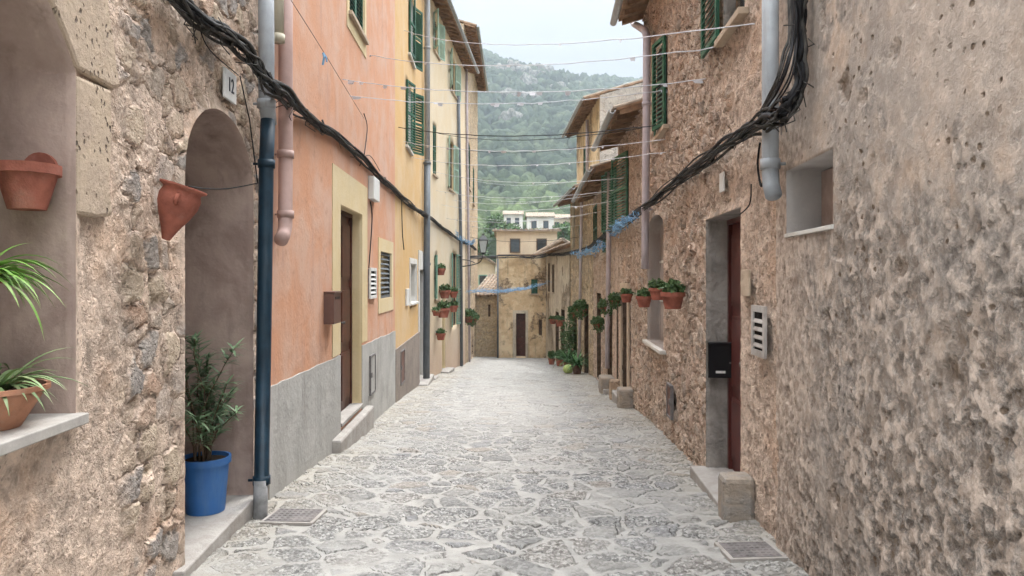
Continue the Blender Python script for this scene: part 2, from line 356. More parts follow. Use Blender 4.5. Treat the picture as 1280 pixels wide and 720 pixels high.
M['pane'] = simple('dark_window_glass', (.04,.05,.055), .08, .7, var=.2, bump=0)
M['bark'] = simple('bark', (.16,.11,.075), .9, .1, var=.3, sc=14)
M['leaf_ole'] = leafm('oleander_leaf', (.085,.15,.075), (.19,.27,.14))
M['leaf_spi'] = leafm('spider_plant_leaf', (.13,.30,.035), (.30,.44,.13), 9)
M['leaf_pale'] = leafm('pale_strap_leaf', (.16,.26,.10), (.30,.36,.18), 9)
M['leaf_pot'] = leafm('potted_leaf', (.05,.11,.04), (.12,.19,.07), 25)
M['leaf_fern'] = leafm('palm_leaf', (.03,.10,.03), (.08,.20,.05), 5)
M['melon'] = simple('yellow_green_cloth', (.50,.60,.22), .7, .3, var=.15, bump=.005)
M['leaf_far'] = leafm('far_tree_leaf', (.05,.10,.035), (.12,.20,.06), .8)

# ------------------------------------------------------------------ facades (plan from the photograph's base line)
A_ = Fac((-1.87,-3.0+4),(-2.235,6.62),-1)
B_ = Fac((-2.24,6.62),(-2.47,15.2),-1)
Cc = Fac((-2.47,15.2),(-2.72,23.0),-1)
D_ = Fac((-2.72,23.0),(-2.10,32.2),-1)
E_ = Fac((-2.12,32.2),(-2.05,43.5),-1)
R1 = Fac((1.62,1.0),(1.94,5.3),1)
R2 = Fac((1.94,5.3),(2.36,13.1),1)
R3 = Fac((2.36,13.1),(2.47,17.0),1)
R4 = Fac((2.47,17.0),(2.68,24.0),1)
R5 = Fac((2.68,24.0),(2.40,30.0),1)
R7 = Fac((2.40,30.0),(1.87,40.0),1)
F1 = Fac((-.80,40.2),(1.95,39.9),-1)     # faces the camera
F2 = Fac((-2.3,41.6),(-.82,41.3),-1)

def lines(a, b, step, extra=()):
    """grid lines from a to b; step is a number or a function of position; extra values are hit exactly"""
    ex = sorted(set([a,b]+[e for e in extra if a < e < b])); out = [a]
    for p, q in zip(ex, ex[1:]):
        x = p; seg = []
        while x < q:
            x += step(x) if callable(step) else step
            seg.append(x)
        k = len(seg); sc = (q-p)/(seg[-1]-p)
        out += [p+(u-p)*sc for u in seg]
    return out
def wall(fac, z0, z1, holes, sstep, zstep, name, mats, parent, back=5.0, s0=0, s1=None):
    """holes: dict(s0,s1,z0,z1, arch=rise or 0, depth)"""
    s1 = fac.L if s1 is None else s1
    for h in holes:
        if h['s0'] > h['s1']: h['s0'],h['s1'] = h['s1'],h['s0']
        h.setdefault('ap', 1); h['zs'] = h['z1']-h.get('arch',0); h['zt'] = h['z1']+(.2 if h.get('arch') else 0)
    S = lines(s0, s1, sstep, [h[k] for h in holes for k in ('s0','s1')])
    Z = lines(z0, z1, zstep, [h[k] for h in holes for k in ('z0','zs','zt')])
    # arches need enough columns
    for h in holes:
        if h.get('arch'):
            inside = [x for x in S if h['s0'] < x < h['s1']]
            if len(inside) < 10: S = sorted(set([x for x in S if x not in inside]+[h['s0']+(h['s1']-h['s0'])*i/14 for i in range(1,14)]))
    idx = lambda L, v: min(range(len(L)), key=lambda i: abs(L[i]-v))
    V = []; Fs = []; Ms = []; vid = {}
    def gv(i,j):
        if (i,j) not in vid: vid[(i,j)] = len(V); V.append(fac.P(S[i],0,Z[j]))
        return vid[(i,j)]
    skip = set()
    for h in holes:
        i0,i1,j0,j1 = idx(S,h['s0']),idx(S,h['s1']),idx(Z,h['z0']),idx(Z,h['zt'])
        h['ix'] = (i0,i1,j0,idx(Z,h['zs']),j1)
        for i in range(i0,i1):
            for j in range(j0,j1): skip.add((i,j))
    for i in range(len(S)-1):
        for j in range(len(Z)-1):
            if (i,j) in skip: continue
            Fs.append((gv(i,j),gv(i+1,j),gv(i+1,j+1),gv(i,j+1))); Ms.append(0)
    for h in holes:
        i0,i1,j0,js,j1 = h['ix']
        av = {}
        if h.get('arch'):
            mid = (h['s0']+h['s1'])/2; hw = (h['s1']-h['s0'])/2
            for i in range(i0,i1+1):
                u = (S[i]-mid)/hw; a = h['zs']+h['arch']*((1-u*u) if h['ap'] == 2 else math.sqrt(max(0,1-abs(u)**2.1)))
                for j in range(js,j1+1):
                    if i in (i0,i1) or j == j1: av[(i,j)] = gv(i,j)
                    else:
                        z = a+(Z[j]-h['zs'])/(h['zt']-h['zs'])*(h['zt']-a)
                        av[(i,j)] = len(V); V.append(fac.P(S[i],0,z))
            for i in range(i0,i1):
                for j in range(js,j1):
                    Fs.append((av[(i,j)],av[(i+1,j)],av[(i+1,j+1)],av[(i,j+1)])); Ms.append(0)
        else:
            for i in range(i0,i1+1): av[(i,js)] = gv(i,j1)
        loop = [gv(i,j0) for i in range(i0,i1)]+[gv(i1,j) for j in range(j0,js)]+[av[(i,js)] for i in range(i1,i0,-1)]+[gv(i0,j) for j in range(js,j0,-1)]
        n = len(loop); dp = h['depth']; k = max(2,int(dp/.05)); prev = loop
        for q in range(1,k+1):
            cur = []
            for a in loop:
                cur.append(len(V)); V.append(V[a]-fac.n*dp*q/k)
            for a in range(n):
                b = (a+1)%n; Fs.append((prev[a],prev[b],cur[b],cur[a])); Ms.append(h.get('rm',1))
            prev = cur
        if h.get('back', True):
            Fs.append(tuple(prev)); Ms.append(h.get('bm',1))
    # end faces, top and rear so that the house is closed
    nb = len(Fs)
    def q4(p): 
        o = len(V); V.extend(p); Fs.append((o,o+1,o+2,o+3)); Ms.append(0)
    P = fac.P; e = -.002
    q4([P(s0,-.03,z0),P(s0,-.03,z1),P(s0,-back,z1),P(s0,-back,z0)])
    q4([P(s1,-.03,z0),P(s1,-back,z0),P(s1,-back,z1),P(s1,-.03,z1)])
    q4([P(s0,-back,z0),P(s0,-back,z1),P(s1,-back,z1),P(s1,-back,z0)])
    q4([P(s0,0,z1),P(s1,0,z1),P(s1,-back,z1),P(s0,-back,z1)])
    if fac.side > 0: Fs = [tuple(reversed(f)) for f in Fs]
    mb = MB(); mb.v = [tuple(v) for v in V]; mb.f = Fs; mb.m = Ms
    o = mb.build(name, mats, parent, smooth=False)
    va = np.array([tuple(v) for v in V]); A = np.array(fac.A[:2]); tt = np.array(fac.t[:2]); nn = np.array(fac.n[:2])
    sv = (va[:,:2]-A)@tt; dv_ = (va[:,:2]-A)@nn; calm = np.ones(len(va))
    for h in holes:
        mid = (h['s0']+h['s1'])/2; hw = (h['s1']-h['s0'])/2
        ds = np.maximum(0, np.abs(sv-mid)-hw); topz = np.full(len(va), h['z1'])
        if h.get('arch'):
            u = np.clip(np.abs(sv-mid)/hw,0,1); topz = h['zs']+h['arch']*(1-u**h['ap'] if h['ap']==2 else np.sqrt(np.maximum(0,1-u**2.1)))
        dz = np.maximum(0, np.maximum(h['z0']-va[:,2], va[:,2]-topz)); calm = np.minimum(calm, .12+np.hypot(ds,dz)/.13)
    calm = np.where(dv_ < -.004, .12, calm)
    at_ = o.data.attributes.new('calm','FLOAT','POINT'); at_.data.foreach_set('value', np.clip(calm,0,1).astype(np.float32))
    sm = [i < nb for i in range(len(Fs))]; o.data.polygons.foreach_set('use_smooth', sm)
    return o
def hole(fac, pxa, pxb, z0, z1, depth, arch=0, **k):
    return dict(s0=fac.s(pxa), s1=fac.s(pxb), z0=z0, z1=z1, depth=depth, arch=arch, **k)
def roof(fac, zt, over, parent, back=5.0, pitch=.28, s0=0, s1=None, gutter=True, name='roof', tile=True):
    s1 = fac.L if s1 is None else s1
    mb = MB(); P = fac.P; t = .05
    def zz(d): return zt+.04-pitch*d
    q = lambda a,d,dz: P(a,d,zz(d)+dz)
    p = [q(s0,over,0),q(s1,over,0),q(s1,-back,0),q(s0,-back,0),q(s0,over,t),q(s1,over,t),q(s1,-back,t),q(s0,-back,t)]
    mb.hexa(p, 0)
    k = int((s1-s0)/.45)                                   # rafter ends under the eave
    for i in range(k+1):
        a = s0+.06+(s1-s0-.12)*i/max(1,k)
        mb.hexa([q(a-.04,over-.06,-.09),q(a+.04,over-.06,-.09),q(a+.04,-.05,-.09),q(a-.04,-.05,-.09),q(a-.04,over-.06,-.002),q(a+.04,over-.06,-.002),q(a+.04,-.05,-.002),q(a-.04,-.05,-.002)], 0)
    if tile:
        k = max(2,int((s1-s0)/.19))
        for i in range(k):
            a = s0+.095+(s1-s0-.19)*i/(k-1); r = .085
            n = 6; vs = []
            for d in (over+.05+random.uniform(-.015,.015), -back):
                for j in range(n+1):
                    u = math.pi*j/n; vs.append(q(a+math.cos(u)*r, d, t+math.sin(u)*r*.8))
                for j in range(n+1):
                    u = math.pi*j/n; vs.append(q(a+math.cos(u)*(r-.015), d, t+math.sin(u)*(r-.015)*.8))
            m = 2*(n+1)
            fs = [(j,j+1,m+j+1,m+j) for j in range(n)]+[(n+1+j,n+2+j,j+1,j) for j in range(n)]
            mb.add(vs, fs, 1)
    o = mb.build(name, [M['eavewood'],M['tile']], parent)
    if gutter:
        g = MB(); r = .065; n = 8
        for sg in (0,):
            vs = []
            for a in (s0-.03, s1+.03):
                for rr in (r, r-.012):
                    for j in range(n+1):
                        u = math.pi+math.pi*j/n; vs.append(P(a, over+.09+math.cos(u)*rr, zz(over)+.0+math.sin(u)*rr))
            m = 2*(n+1)
            fs = [(j,j+1,m+j+1,m+j) for j in range(n)]+[(n+1+j,n+2+j,m+n+2+j,m+n+1+j) for j in range(n)]
            fs += [(0,n+1,m+n+1,m),(n,2*n+1,m+2*n+1,m+n)]+[tuple(list(range(n+1))+list(range(2*n+1,n,-1)))]
            g.add(vs, fs)
        g.build('gutter', M['pipe_grey'], parent, smooth=True)
    return o
def house(name, label, fac, z0, zt, holes, mats, sstep=.2, zstep=.2, back=5.0, over=.35, s0=0, s1=None, pitch=.28, gut=True, tile=True):
    mid = fac.P(fac.L/2, 0, 0); mid.z = grade(mid.y)
    r = empty(name, mid, label, 'house')
    wall(fac, z0, zt, holes, sstep, zstep, 'wall', mats, r, back, s0, s1)
    roof(fac, zt, over, r, back, pitch, s0, s1, gut, tile=tile)
    return r
def fbox(fac, name, mat, parent, a0,a1,d0,d1,z0,z1, bevel=0):
    if a0 > a1: a0,a1 = a1,a0
    mb = MB(); fac.box(mb,a0,a1,d0,d1,z0,z1); return mb.build(name, mat, parent, bevel=bevel)
def door(fac, mat, parent, a0,a1,z0,z1,d, glass=False):
    if a0 > a1: a0,a1 = a1,a0
    mb = MB(); w = a1-a0; h = z1-z0
    fac.box(mb,a0,a1,d-.05,d,z0,z1)
    for (u0,u1) in ((.06,.47),(.53,.94)):
        for (v0,v1) in ((.05,.30),(.34,.62),(.66,.94)):
            fac.box(mb, a0+w*u0, a0+w*u1, d, d+.018, z0+h*v0, z0+h*v1)
            fac.box(mb, a0+w*u0+.04, a0+w*u1-.04, d+.018, d+.03, z0+h*v0+.04, z0+h*v1-.04)
    o = mb.build('door', mat, parent)
    f = MB()
    fac.box(f,a0-.001,a0+.05,d,d+.04,z0,z1-.05); fac.box(f,a1-.05,a1+.001,d,d+.04,z0,z1-.05); fac.box(f,a0,a1,d,d+.045,z1-.05,z1)
    f.build('frame', mat, o)
    k = MB(); p = fac.P(a0+w*.5+.05, d+.06, z0+h*.45); k.tube([p-fac.n*.04, p], .012, 8); k.tube([p,p+fac.n*.02],.025,10)
    k.build('handle', M['iron'], o, smooth=True)
    return o
def louvre(mb, fac, a0,a1,d,z0,z1, t=.035, pitch=.065, fr=.055, mi=0):
    if a0 > a1: a0,a1 = a1,a0
    B = fac.box
    B(mb,a0,a0+fr,d,d+t,z0,z1,mi); B(mb,a1-fr,a1,d,d+t,z0,z1,mi)
    B(mb,a0+fr,a1-fr,d,d+t,z0,z0+fr,mi); B(mb,a0+fr,a1-fr,d,d+t,z1-fr,z1,mi)
    zm = (z0+z1)/2
    if z1-z0 > 1.1: B(mb,a0+fr,a1-fr,d,d+t,zm-.03,zm+.03,mi)
    z = z0+fr+pitch*.6; P = fac.P
    while z < z1-fr-pitch*.3:
        if not (z1-z0 > 1.1 and abs(z-zm) < .05):
            u,v = a0+fr,a1-fr; k = .017
            q = [P(u,d+.002,z+k),P(v,d+.002,z+k),P(v,d+t-.002,z-k),P(u,d+t-.002,z-k)]
            q2 = [p+Vector((0,0,.009)) for p in q]
            if fac.side < 0: q = q[::-1]; q2 = q2[::-1]
            mb.hexa(q+q2, mi)
        z += pitch
def shutter(fac, mat, parent, a0,a1,d,z0,z1, hinge=None, ang=0, name='shutter'):
    """closed leaf between a0 and a1, or swung by ang degrees about the side 'hinge' (0: a0, 1: a1)"""
    mb = MB()
    if hinge is None: louvre(mb, fac, a0,a1,d,z0,z1)
    else:
        w = abs(a1-a0); h = fac.P(a0 if hinge == 0 else a1, d, 0)
        dr = fac.t if hinge == 0 else -fac.t
        q = math.radians(ang)
        e = dr*math.cos(q)+fac.n*math.sin(q)
        f2 = Fac((h.x,h.y),(h.x+e.x*w,h.y+e.y*w), fac.side if hinge == 0 else -fac.side)
        louvre(mb, f2, 0, w, 0, z0, z1)
    return mb.build(name, mat, parent)
def window(fac, parent, a0,a1,z0,z1,depth, shut=None, sill=M['lime'], frame=None, surround=None, ang=None, spl=1):
    """glazed window in a reveal with sill; optional shutters"""
    if a0 > a1: a0,a1 = a1,a0
    mb = MB(); d = -depth+.02; fr = .05; fm = frame or M['wood']
    am = (a0+a1)/2
    for (u,v) in ((a0,a0+fr),(a1-fr,a1),(am-.03,am+.03)): fac.box(mb,u,v,d,d+.04,z0+fr,z1-fr)
    fac.box(mb,a0,a1,d,d+.04,z0,z0+fr); fac.box(mb,a0,a1,d,d+.04,z1-fr,z1)
    zm = z0+(z1-z0)*.55
    fac.box(mb,a0+fr,am-.03,d+.005,d+.03,zm-.02,zm+.02); fac.box(mb,am+.03,a1-fr,d+.005,d+.03,zm-.02,zm+.02)
    w = mb.build('window', fm, parent)
    g = MB(); fac.box(g,a0+.01,a1-.01,d-.004,d+.012,z0+.01,z1-.01); g.build('pane', M['pane'], w)
    if sill:
        s = MB(); fac.box(s,a0-.08,a1+.08,-.02,.07,z0-.06,z0); s.build('sill', sill, w, bevel=.006)
    if surround:
        s = MB(); k = .16
        fac.box(s,a0-k,a0-.002,-.02,.012,z0-.25,z1+k); fac.box(s,a1+.002,a1+k,-.02,.012,z0-.25,z1+k)
        fac.box(s,a0-.002,a1+.002,-.02,.012,z1+.002,z1+k); fac.box(s,a0-.002,a1+.002,-.02,.012,z0-.25,z0-.062)
        s.build('surround', surround, parent)
    if shut:
        if ang is None:
            shutter(fac, shut, parent, a0+.01,am-.004,-.05,z0+.01,z1-.01); shutter(fac, shut, parent, am+.004,a1-.01,-.05,z0+.01,z1-.01)
        else:
            if ang[0] is not None: shutter(fac, shut, parent, a0+.01,am-.004,.015,z0+.01,z1-.01, 0, ang[0])
            if ang[1] is not None: shutter(fac, shut, parent, am+.004,a1-.01,.015,z0+.01,z1-.01, 1, ang[1])
    return w
def pipe(fac, px_pts, d, r, mat, parent, name='drainpipe', n=14, collars=()):
    """px_pts: (px, py) pairs on the facade"""
    mb = MB(); pts = [fac.pp(px,py,d) for px,py in px_pts]
    mb.tube(pts, r, n)
    for i in collars:
        p = fac.pp(i[0],i[1],d); mb.tube([p+Vector((0,0,.035)),p-Vector((0,0,.035))], r*1.18, n)
        mb.tube([p, p-fac.n*(d+.01)], .012, 6)
    return mb.build(name, mat, parent, smooth=True)

# ================================================================== THE STREET AND LAND
def street_material():
    g = G('stone_paving'); w = g.warp(.16, 3.2)
    w = g.vm('MULTIPLY', w, (1,1,.2))
    edge = g.vor(w, 3.05, 'DISTANCE_TO_EDGE', rnd=.92); cell = g.vor(w, 3.05, 'F1','Color', rnd=.92)
    jt = g.math('ADD', edge, g.math('MULTIPLY', g.math('SUBTRACT', g.noise(g.co, 9, 5, .7), .5), .10))
    r,r2,r3 = g.sep(cell)[0], g.sep(cell)[1], g.sep(cell)[2]
    em = g.mr(jt, .055, .115)
    lost = g.mr(g.noise(g.co, .8, 4, .6), .50, .62)          # worn stretches where joints have filled in
    lost = g.math('MAXIMUM', lost, g.math('MULTIPLY', g.mr(g.sep(g.co)[1], 7, 15), g.mr(g.math('ABSOLUTE', g.sep(g.co)[0]), .7, 1.8, 1, .35)))
    em2 = g.math('MULTIPLY', em, g.mr(lost, 0, 1, 1, .45))
    peb = g.vor(g.warp(.02, 40), 34, 'F1'); pe2 = g.vor(g.co, 34, 'F1', 'Color')
    rough_stone = g.mr(r3, .35, .6, .25, 1)
    fine = g.noise(g.co, 30, 7, .75); mid = g.noise(g.co, 5, 5, .6); grit = g.noise(g.co, 110, 3, .7)
    h = g.math('ADD', g.math('MULTIPLY', em2, .55), g.math('MULTIPLY', fine, g.mr(em2,0,1,.30,.55)))
    h = g.math('SUBTRACT', h, g.math('MULTIPLY', g.math('MULTIPLY', peb, .9), g.math('MULTIPLY', em2, rough_stone)))
    h = g.math('ADD', h, g.math('MULTIPLY', mid, .45))
    cw = g.noise(g.warp(.3, 2), .75, 4, .6); crack = g.mr(g.math('ABSOLUTE', g.math('SUBTRACT', cw, .5)), .0, .0045, 1, 0)
    crack = g.math('MULTIPLY', crack, g.mr(g.noise(g.co, .9, 2, .5), .58, .60))
    rim = g.math('ABSOLUTE', g.math('SUBTRACT', jt, .075)); gap = g.math('MULTIPLY', g.mr(rim, .006, .020, 1, 0), g.mr(g.noise(g.co, 2.6, 4, .6), .44, .58))
    crack = g.math('MAXIMUM', crack, g.math('MULTIPLY', gap, .62))
    h = g.math('SUBTRACT', h, g.math('MULTIPLY', crack, .8))
    g.disp(h, .034, .9)
    st = g.ramp(r, [(0,(.27,.26,.24)),(.3,(.20,.198,.19)),(.5,(.32,.31,.285)),(.68,(.23,.23,.235)),(.85,(.31,.265,.215))], True)
    sp = g.ramp(g.math('ADD', g.math('MULTIPLY', fine, .8), g.math('MULTIPLY', g.sep(pe2)[0], .25)), [(.36,(.09,.088,.085)),(.52,(.28,.275,.265)),(.68,(.60,.585,.56))])
    st = g.mix(g.mr(rough_stone, .25,1,.35,.75), st, sp)
    mo = g.mix(g.mr(mid,.35,.65), (.41,.395,.37), (.32,.31,.29))
    mo = g.mix(g.mr(g.noise(g.co, 60, 3, .6), .55,.75,0,.5), mo, (.3,.28,.25))
    col = g.mix(em2, mo, st)
    x = g.math('ABSOLUTE', g.sep(g.co)[0]); col = g.mix(g.math('MULTIPLY', g.mr(x, 1.3, 2.3, 0, .45), g.mr(mid,.4,.6,.5,1)), col, (.42,.36,.27))
    col = g.mix(g.mr(g.noise(g.co, .5, 5, .6), .45,.7,0,.35), col, (.42,.415,.40))
    col = g.mix(g.math('MULTIPLY', crack, .85), col, (.07,.065,.06))
    return g.done(col, g.mr(fine,.3,.7,.62,.9), .35)
M['street'] = street_material()
def build_street():
    ys = lines(-8, 4.2, .25)+lines(4.2, 46, lambda y: max(.020, .0034*y))[1:]
    xs = lines(-3.3, 3.3, .024)
    X,Yg = np.meshgrid(xs, ys); X = X.ravel(); Yv = Yg.ravel()
    Z = -.07*Yv + .022*np.clip(np.abs(X)-1.0,0,1.4) + .010*np.sin(X*1.9+Yv*.8)+.012*np.sin(Yv*.55+X*.7)
    co = np.stack([X,Yv,Z],1); nx,ny = len(xs),len(ys)
    i = np.arange((nx-1)*(ny-1)); r = i//(nx-1); c = i%(nx-1); a = r*nx+c
    fc = np.stack([a,a+1,a+nx+1,a+nx],1)
    me = bpy.data.meshes.new('street'); me.vertices.add(len(co)); me.vertices.foreach_set('co', co.ravel())
    me.loops.add(fc.size); me.loops.foreach_set('vertex_index', fc.ravel().astype(np.int32))
    me.polygons.add(len(fc)); me.polygons.foreach_set('loop_start', (np.arange(len(fc))*4).astype(np.int32))
    me.polygons.foreach_set('use_smooth', np.ones(len(fc),bool)); me.update(); me.validate()
    me.materials.append(M['street'])
    o = bpy.data.objects.new('street', me); C.objects.link(o); tag(o, kind='structure')
build_street()
HT = np.array([(-3000,60),(-400,20),(-60,2),(0,-.4),(46,-3.7),(62,-4.5),(80,-3),(120,1.5),(180,8),(260,23),(400,72),(560,147),(700,211),(790,238),(900,222),(1300,160),(2200,60),(4000,0)])
def ground_z(x, y):
    b = np.interp(y, HT[:,0], HT[:,1])
    k = np.clip((y-150)/500, 0, 1)
    skew = 1-.00075*np.clip(x+30,-200,900)*k-.0000008*np.clip(x-100,0,900)**2*k
    n = (np.sin(x*.021+y*.013)*.5+np.sin(x*.047-y*.031+1.3)*.3+np.sin(x*.11+y*.07)*.12)*k*11
    return b*np.where(y>150,skew,1)+n
def terr_mat():
    g = G('hillside_earth'); n = g.noise(g.co, .02, 8, .65)
    rock = g.noise(g.co, .045, 8, .7)
    c = g.mix(g.mr(n,.35,.65), (.09,.105,.05), (.16,.14,.085))
    c = g.mix(g.mr(rock,.53,.62), c, (.40,.375,.33))
    wv = g.mr(g.math('ABSOLUTE', g.math('SUBTRACT', g.math('FRACT', g.math('MULTIPLY', g.sep(g.co)[2], .22)), .5)), .40, .46)
    c = g.mix(g.math('MULTIPLY', wv, g.mr(g.sep(g.co)[2], 30, 80, .7, 0)), c, (.42,.38,.31))
    g.bump(g.noise(g.co, .15, 8, .7), 3); return g.done(c, 1, .1)
M['terr'] = terr_mat()
def build_terrain():
    xs = np.array(sorted(set(list(np.linspace(-3000,3000,61))+list(np.linspace(-400,600,101)))))
    ys = np.array(sorted(set(list(np.linspace(-3000,4000,71))+list(np.linspace(-50,1000,151)))))
    X,Yg = np.meshgrid(xs,ys); X=X.ravel();Yv=Yg.ravel(); Z=ground_z(X,Yv)
    mb = MB(); mb.v = list(map(tuple, np.stack([X,Yv,Z],1))); nx=len(xs)
    mb.f = [(r*nx+c,r*nx+c+1,(r+1)*nx+c+1,(r+1)*nx+c) for r in range(len(ys)-1) for c in range(nx-1)]; mb.m=[0]*len(mb.f)
    tag(mb.build('hillside_ground', M['terr'], smooth=True), kind='structure')
build_terrain()

def ico(sub):
    import bmesh
    bm = bmesh.new(); bmesh.ops.create_icosphere(bm, subdivisions=sub, radius=1)
    v = np.array([x.co[:] for x in bm.verts]); f = np.array([[q.index for q in p.verts] for p in bm.faces]); bm.free(); return v,f
def raw_mesh(name, v, f, mat, cols=None):
    me = bpy.data.meshes.new(name); me.vertices.add(len(v)); me.vertices.foreach_set('co', v.astype(np.float32).ravel())
    k = f.shape[1]; me.loops.add(f.size); me.loops.foreach_set('vertex_index', f.astype(np.int32).ravel())
    me.polygons.add(len(f)); me.polygons.foreach_set('loop_start', (np.arange(len(f))*k).astype(np.int32)); me.update()
    me.materials.append(mat); return me
def forest():
    g = G('forest_foliage')
    c = g.ramp(g.noise(g.co, .10, 4, .6), [(.32,(.018,.032,.018)),(.5,(.042,.062,.032)),(.66,(.085,.105,.055))])
    low = g.mr(g.sep(g.co)[2], 14, 62, 1, 0)
    c = g.mix(g.math('MULTIPLY', low, g.mr(g.noise(g.co,.05,3,.5),.4,.6,.2,1)), c, (.14,.19,.07))
    c = g.mix(g.mr(g.noise(g.co, 1.1, 5, .7),.45,.7,0,.6), c, (.02,.035,.015))
    g.bump(g.noise(g.co, .9, 6, .75), 1.2); mat = g.done(c, .95, .1)
    tv = []
    v0,f0 = ico(2)
    for t in range(8):
        v = v0.copy(); 
        for i in range(len(v)):
            p = Vector(v[i])*1.7+Vector((t*9,0,0)); k = 1+.75*mnoise.fractal(p, .8, 2.2, 4)
            v[i] *= k
        v[:,2] *= 1.15; tv.append(v)
    Vs=[];Fs=[];o=0
    n = 0
    while n < 6800:
        y = 150+ (rng.random()**.75)*720; x = rng.uniform(-.20,.34)*y
        z = float(ground_z(np.array(x),np.array(y)))
        rk = mnoise.fractal(Vector((x*.011,y*.011,3)),.8,2,3)
        if rk > .20 and y > 330 and rng.random() < .85: n += .35; continue
        if y < 330 and mnoise.noise(Vector((x*.03,y*.04,9))) > .12 and rng.random()<.7: n += .5; continue
        s = rng.uniform(1.7,4.3) if y < 330 else rng.uniform(2.3,5.2)
        t = tv[rng.integers(8)]; a = rng.uniform(0,6.28); ca,sa = math.cos(a),math.sin(a)
        v = t*s; v = np.stack([v[:,0]*ca-v[:,1]*sa, v[:,0]*sa+v[:,1]*ca, v[:,2]*rng.uniform(.8,1.3)],1)
        Vs.append(v+np.array([x,y,z+s*.55])); Fs.append(f0+o); o += len(v); n += 1
    me = raw_mesh('hillside_forest', np.concatenate(Vs), np.concatenate(Fs), mat)
    ob = bpy.data.objects.new('hillside_forest', me); C.objects.link(ob); tag(ob, kind='stuff', label='dark green wood covering the far hillside', cat='forest')
forest()

g_ = G('cliff_rock'); cr_ = g_.noise(g_.vm('MULTIPLY', g_.co, (1,1,.5)), .35, 6, .7); g_.bump(cr_, 2.5)
M['cliff'] = g_.done(g_.ramp(cr_, [(.38,(.06,.065,.05)),(.5,(.16,.155,.13)),(.64,(.29,.275,.25))]), .95, .1)
mb = MB(); v0_,f0_ = ico(3)
for i in range(26):
    y = rng.uniform(420,740); x = (rng.uniform(598,800)-640)/900*y
    if i < 14: y = rng.uniform(520,700); x = (rng.uniform(608,690)-640)/900*y
    z = float(ground_z(np.array(x),np.array(y))); sx,sy,sz = rng.uniform(3,9),rng.uniform(4,7),rng.uniform(3,8.5)
    vs = []
    for v in v0_:
        k = 1+.45*mnoise.fractal(Vector(v)*1.5+Vector((i*7,0,0)), .7, 2.1, 4); vs.append((x+v[0]*sx*k, y-1.5+v[1]*sy*k, z+2.5+v[2]*sz*k))
    mb.add(vs, [tuple(int(a) for a in f) for f in f0_])
tag(mb.build('hillside_cliffs', M['cliff'], smooth=True), kind='structure')
# ================================================================== LEFT SIDE
near = lambda y0: (lambda s: max(.021, .0042*(s+y0)))
zn = lambda lo, hi, st, c=.35: (lambda z: st if lo-.01 <= z < hi else c)
# --- stone house with the arched doorway
sN = A_.s(95)
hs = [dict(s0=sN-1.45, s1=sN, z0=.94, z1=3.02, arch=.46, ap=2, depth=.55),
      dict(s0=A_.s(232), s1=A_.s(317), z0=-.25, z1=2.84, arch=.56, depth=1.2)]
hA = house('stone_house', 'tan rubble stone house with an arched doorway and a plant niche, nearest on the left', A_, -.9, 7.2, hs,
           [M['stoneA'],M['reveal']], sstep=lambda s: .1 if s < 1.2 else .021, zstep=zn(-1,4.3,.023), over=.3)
sa0,sa1 = hs[1]['s0'],hs[1]['s1']
door(A_, M['brndoor'], hA, sa0+.001, sa1-.001, -.25, 2.2, -1.15)
fbox(A_, 'doorstep', M['concrete'], hA, sa0-.12, sa1+.16, -1.1, .035, -.75, -.245, .012)
fbox(A_, 'shelf', M['shelf'], hA, sN-1.47, sN+.02, -.5, .05, .925, .975, .006)
# dressed limestone round the niche
q = MB()
zq = lambda px,py: (A_.s(px), A_.z(px,py,.01))
A_.poly(q, [zq(95.6,92),zq(95.6,180),zq(96,268),zq(120,272),zq(141,270),zq(137,230),zq(140,170),zq(139.5,111.4)], -.05, .006)
q.build('quoin_block', M['pitlime'], hA, bevel=.02)
q = MB(); mid = (hs[0]['s0']+hs[0]['s1'])/2; hw = .725
pts = []
for i in range(0,9):
    u = 1.0-i/9*.9; pts.append((mid+u*(hw+.008), 2.572+.46*(1-u*u)))
out = [(mid+hw*.1, 3.38),(mid+hw*.62,3.30),(mid+hw+.30,3.0),(A_.s(150),A_.z(150,108,.01)),(A_.s(140),A_.z(140,110,.01))]
A_.poly(q, pts+out, -.05, .008)
q.build('arch_stone', M['pitlime'], hA, bevel=.02)
# downpipe: grey above, painted teal below
pipe(A_, [(332,-60),(333,60),(333,128),(335,142),(336,156)], .10, .066, M['pipe_grey'], hA, collars=[(333,130)])
pipe(A_, [(335,150),(333,200),(330,420),(327,598),(326,603)], .10, .061, M['pipe_teal'], hA, collars=[(333,205),(327,600)])
pipe(A_, [(326,600),(325.5,640),(325,662)], .10, .058, M['pipe_foot'], hA)
# number tile
t = MB(); A_.box(t, A_.s(278), A_.s(292.5), .0, .02, A_.z(285,126), A_.z(285,89))
sg = empty('house_number', A_.pp(285,126), 'small white tile with the number 12 above the arched doorway', 'house number')
t.build('plate', M['numtile'], sg, bevel=.004)
def text(s_, fac, a, d, z, size, mat, parent, name='lettering', squeeze=1):
    cu = bpy.data.curves.new(name, 'FONT'); cu.body = s_; cu.size = size; cu.extrude = .002; cu.align_x = 'CENTER'; cu.align_y = 'CENTER'
    cu.materials.append(mat)
    o = bpy.data.objects.new(name, cu); C.objects.link(o); o.parent = parent
    x = fac.t if fac.side < 0 else -fac.t
    Mx = Matrix((x, Vector((0,0,1)), fac.n)).transposed().to_4x4()
    me = bpy.data.meshes.new_from_object(o); bpy.data.objects.remove(o)
    o = bpy.data.objects.new(name, me); C.objects.link(o); o.parent = parent
    o.matrix_local = Matrix.Translation(fac.P(a,d,z)-wloc(parent)) @ Mx @ Matrix.Diagonal((squeeze,1,1,1))
    return o
text('12', A_, A_.s(285.3), .023, A_.z(285,107.5), .155, M['ink'], sg, squeeze=.9)

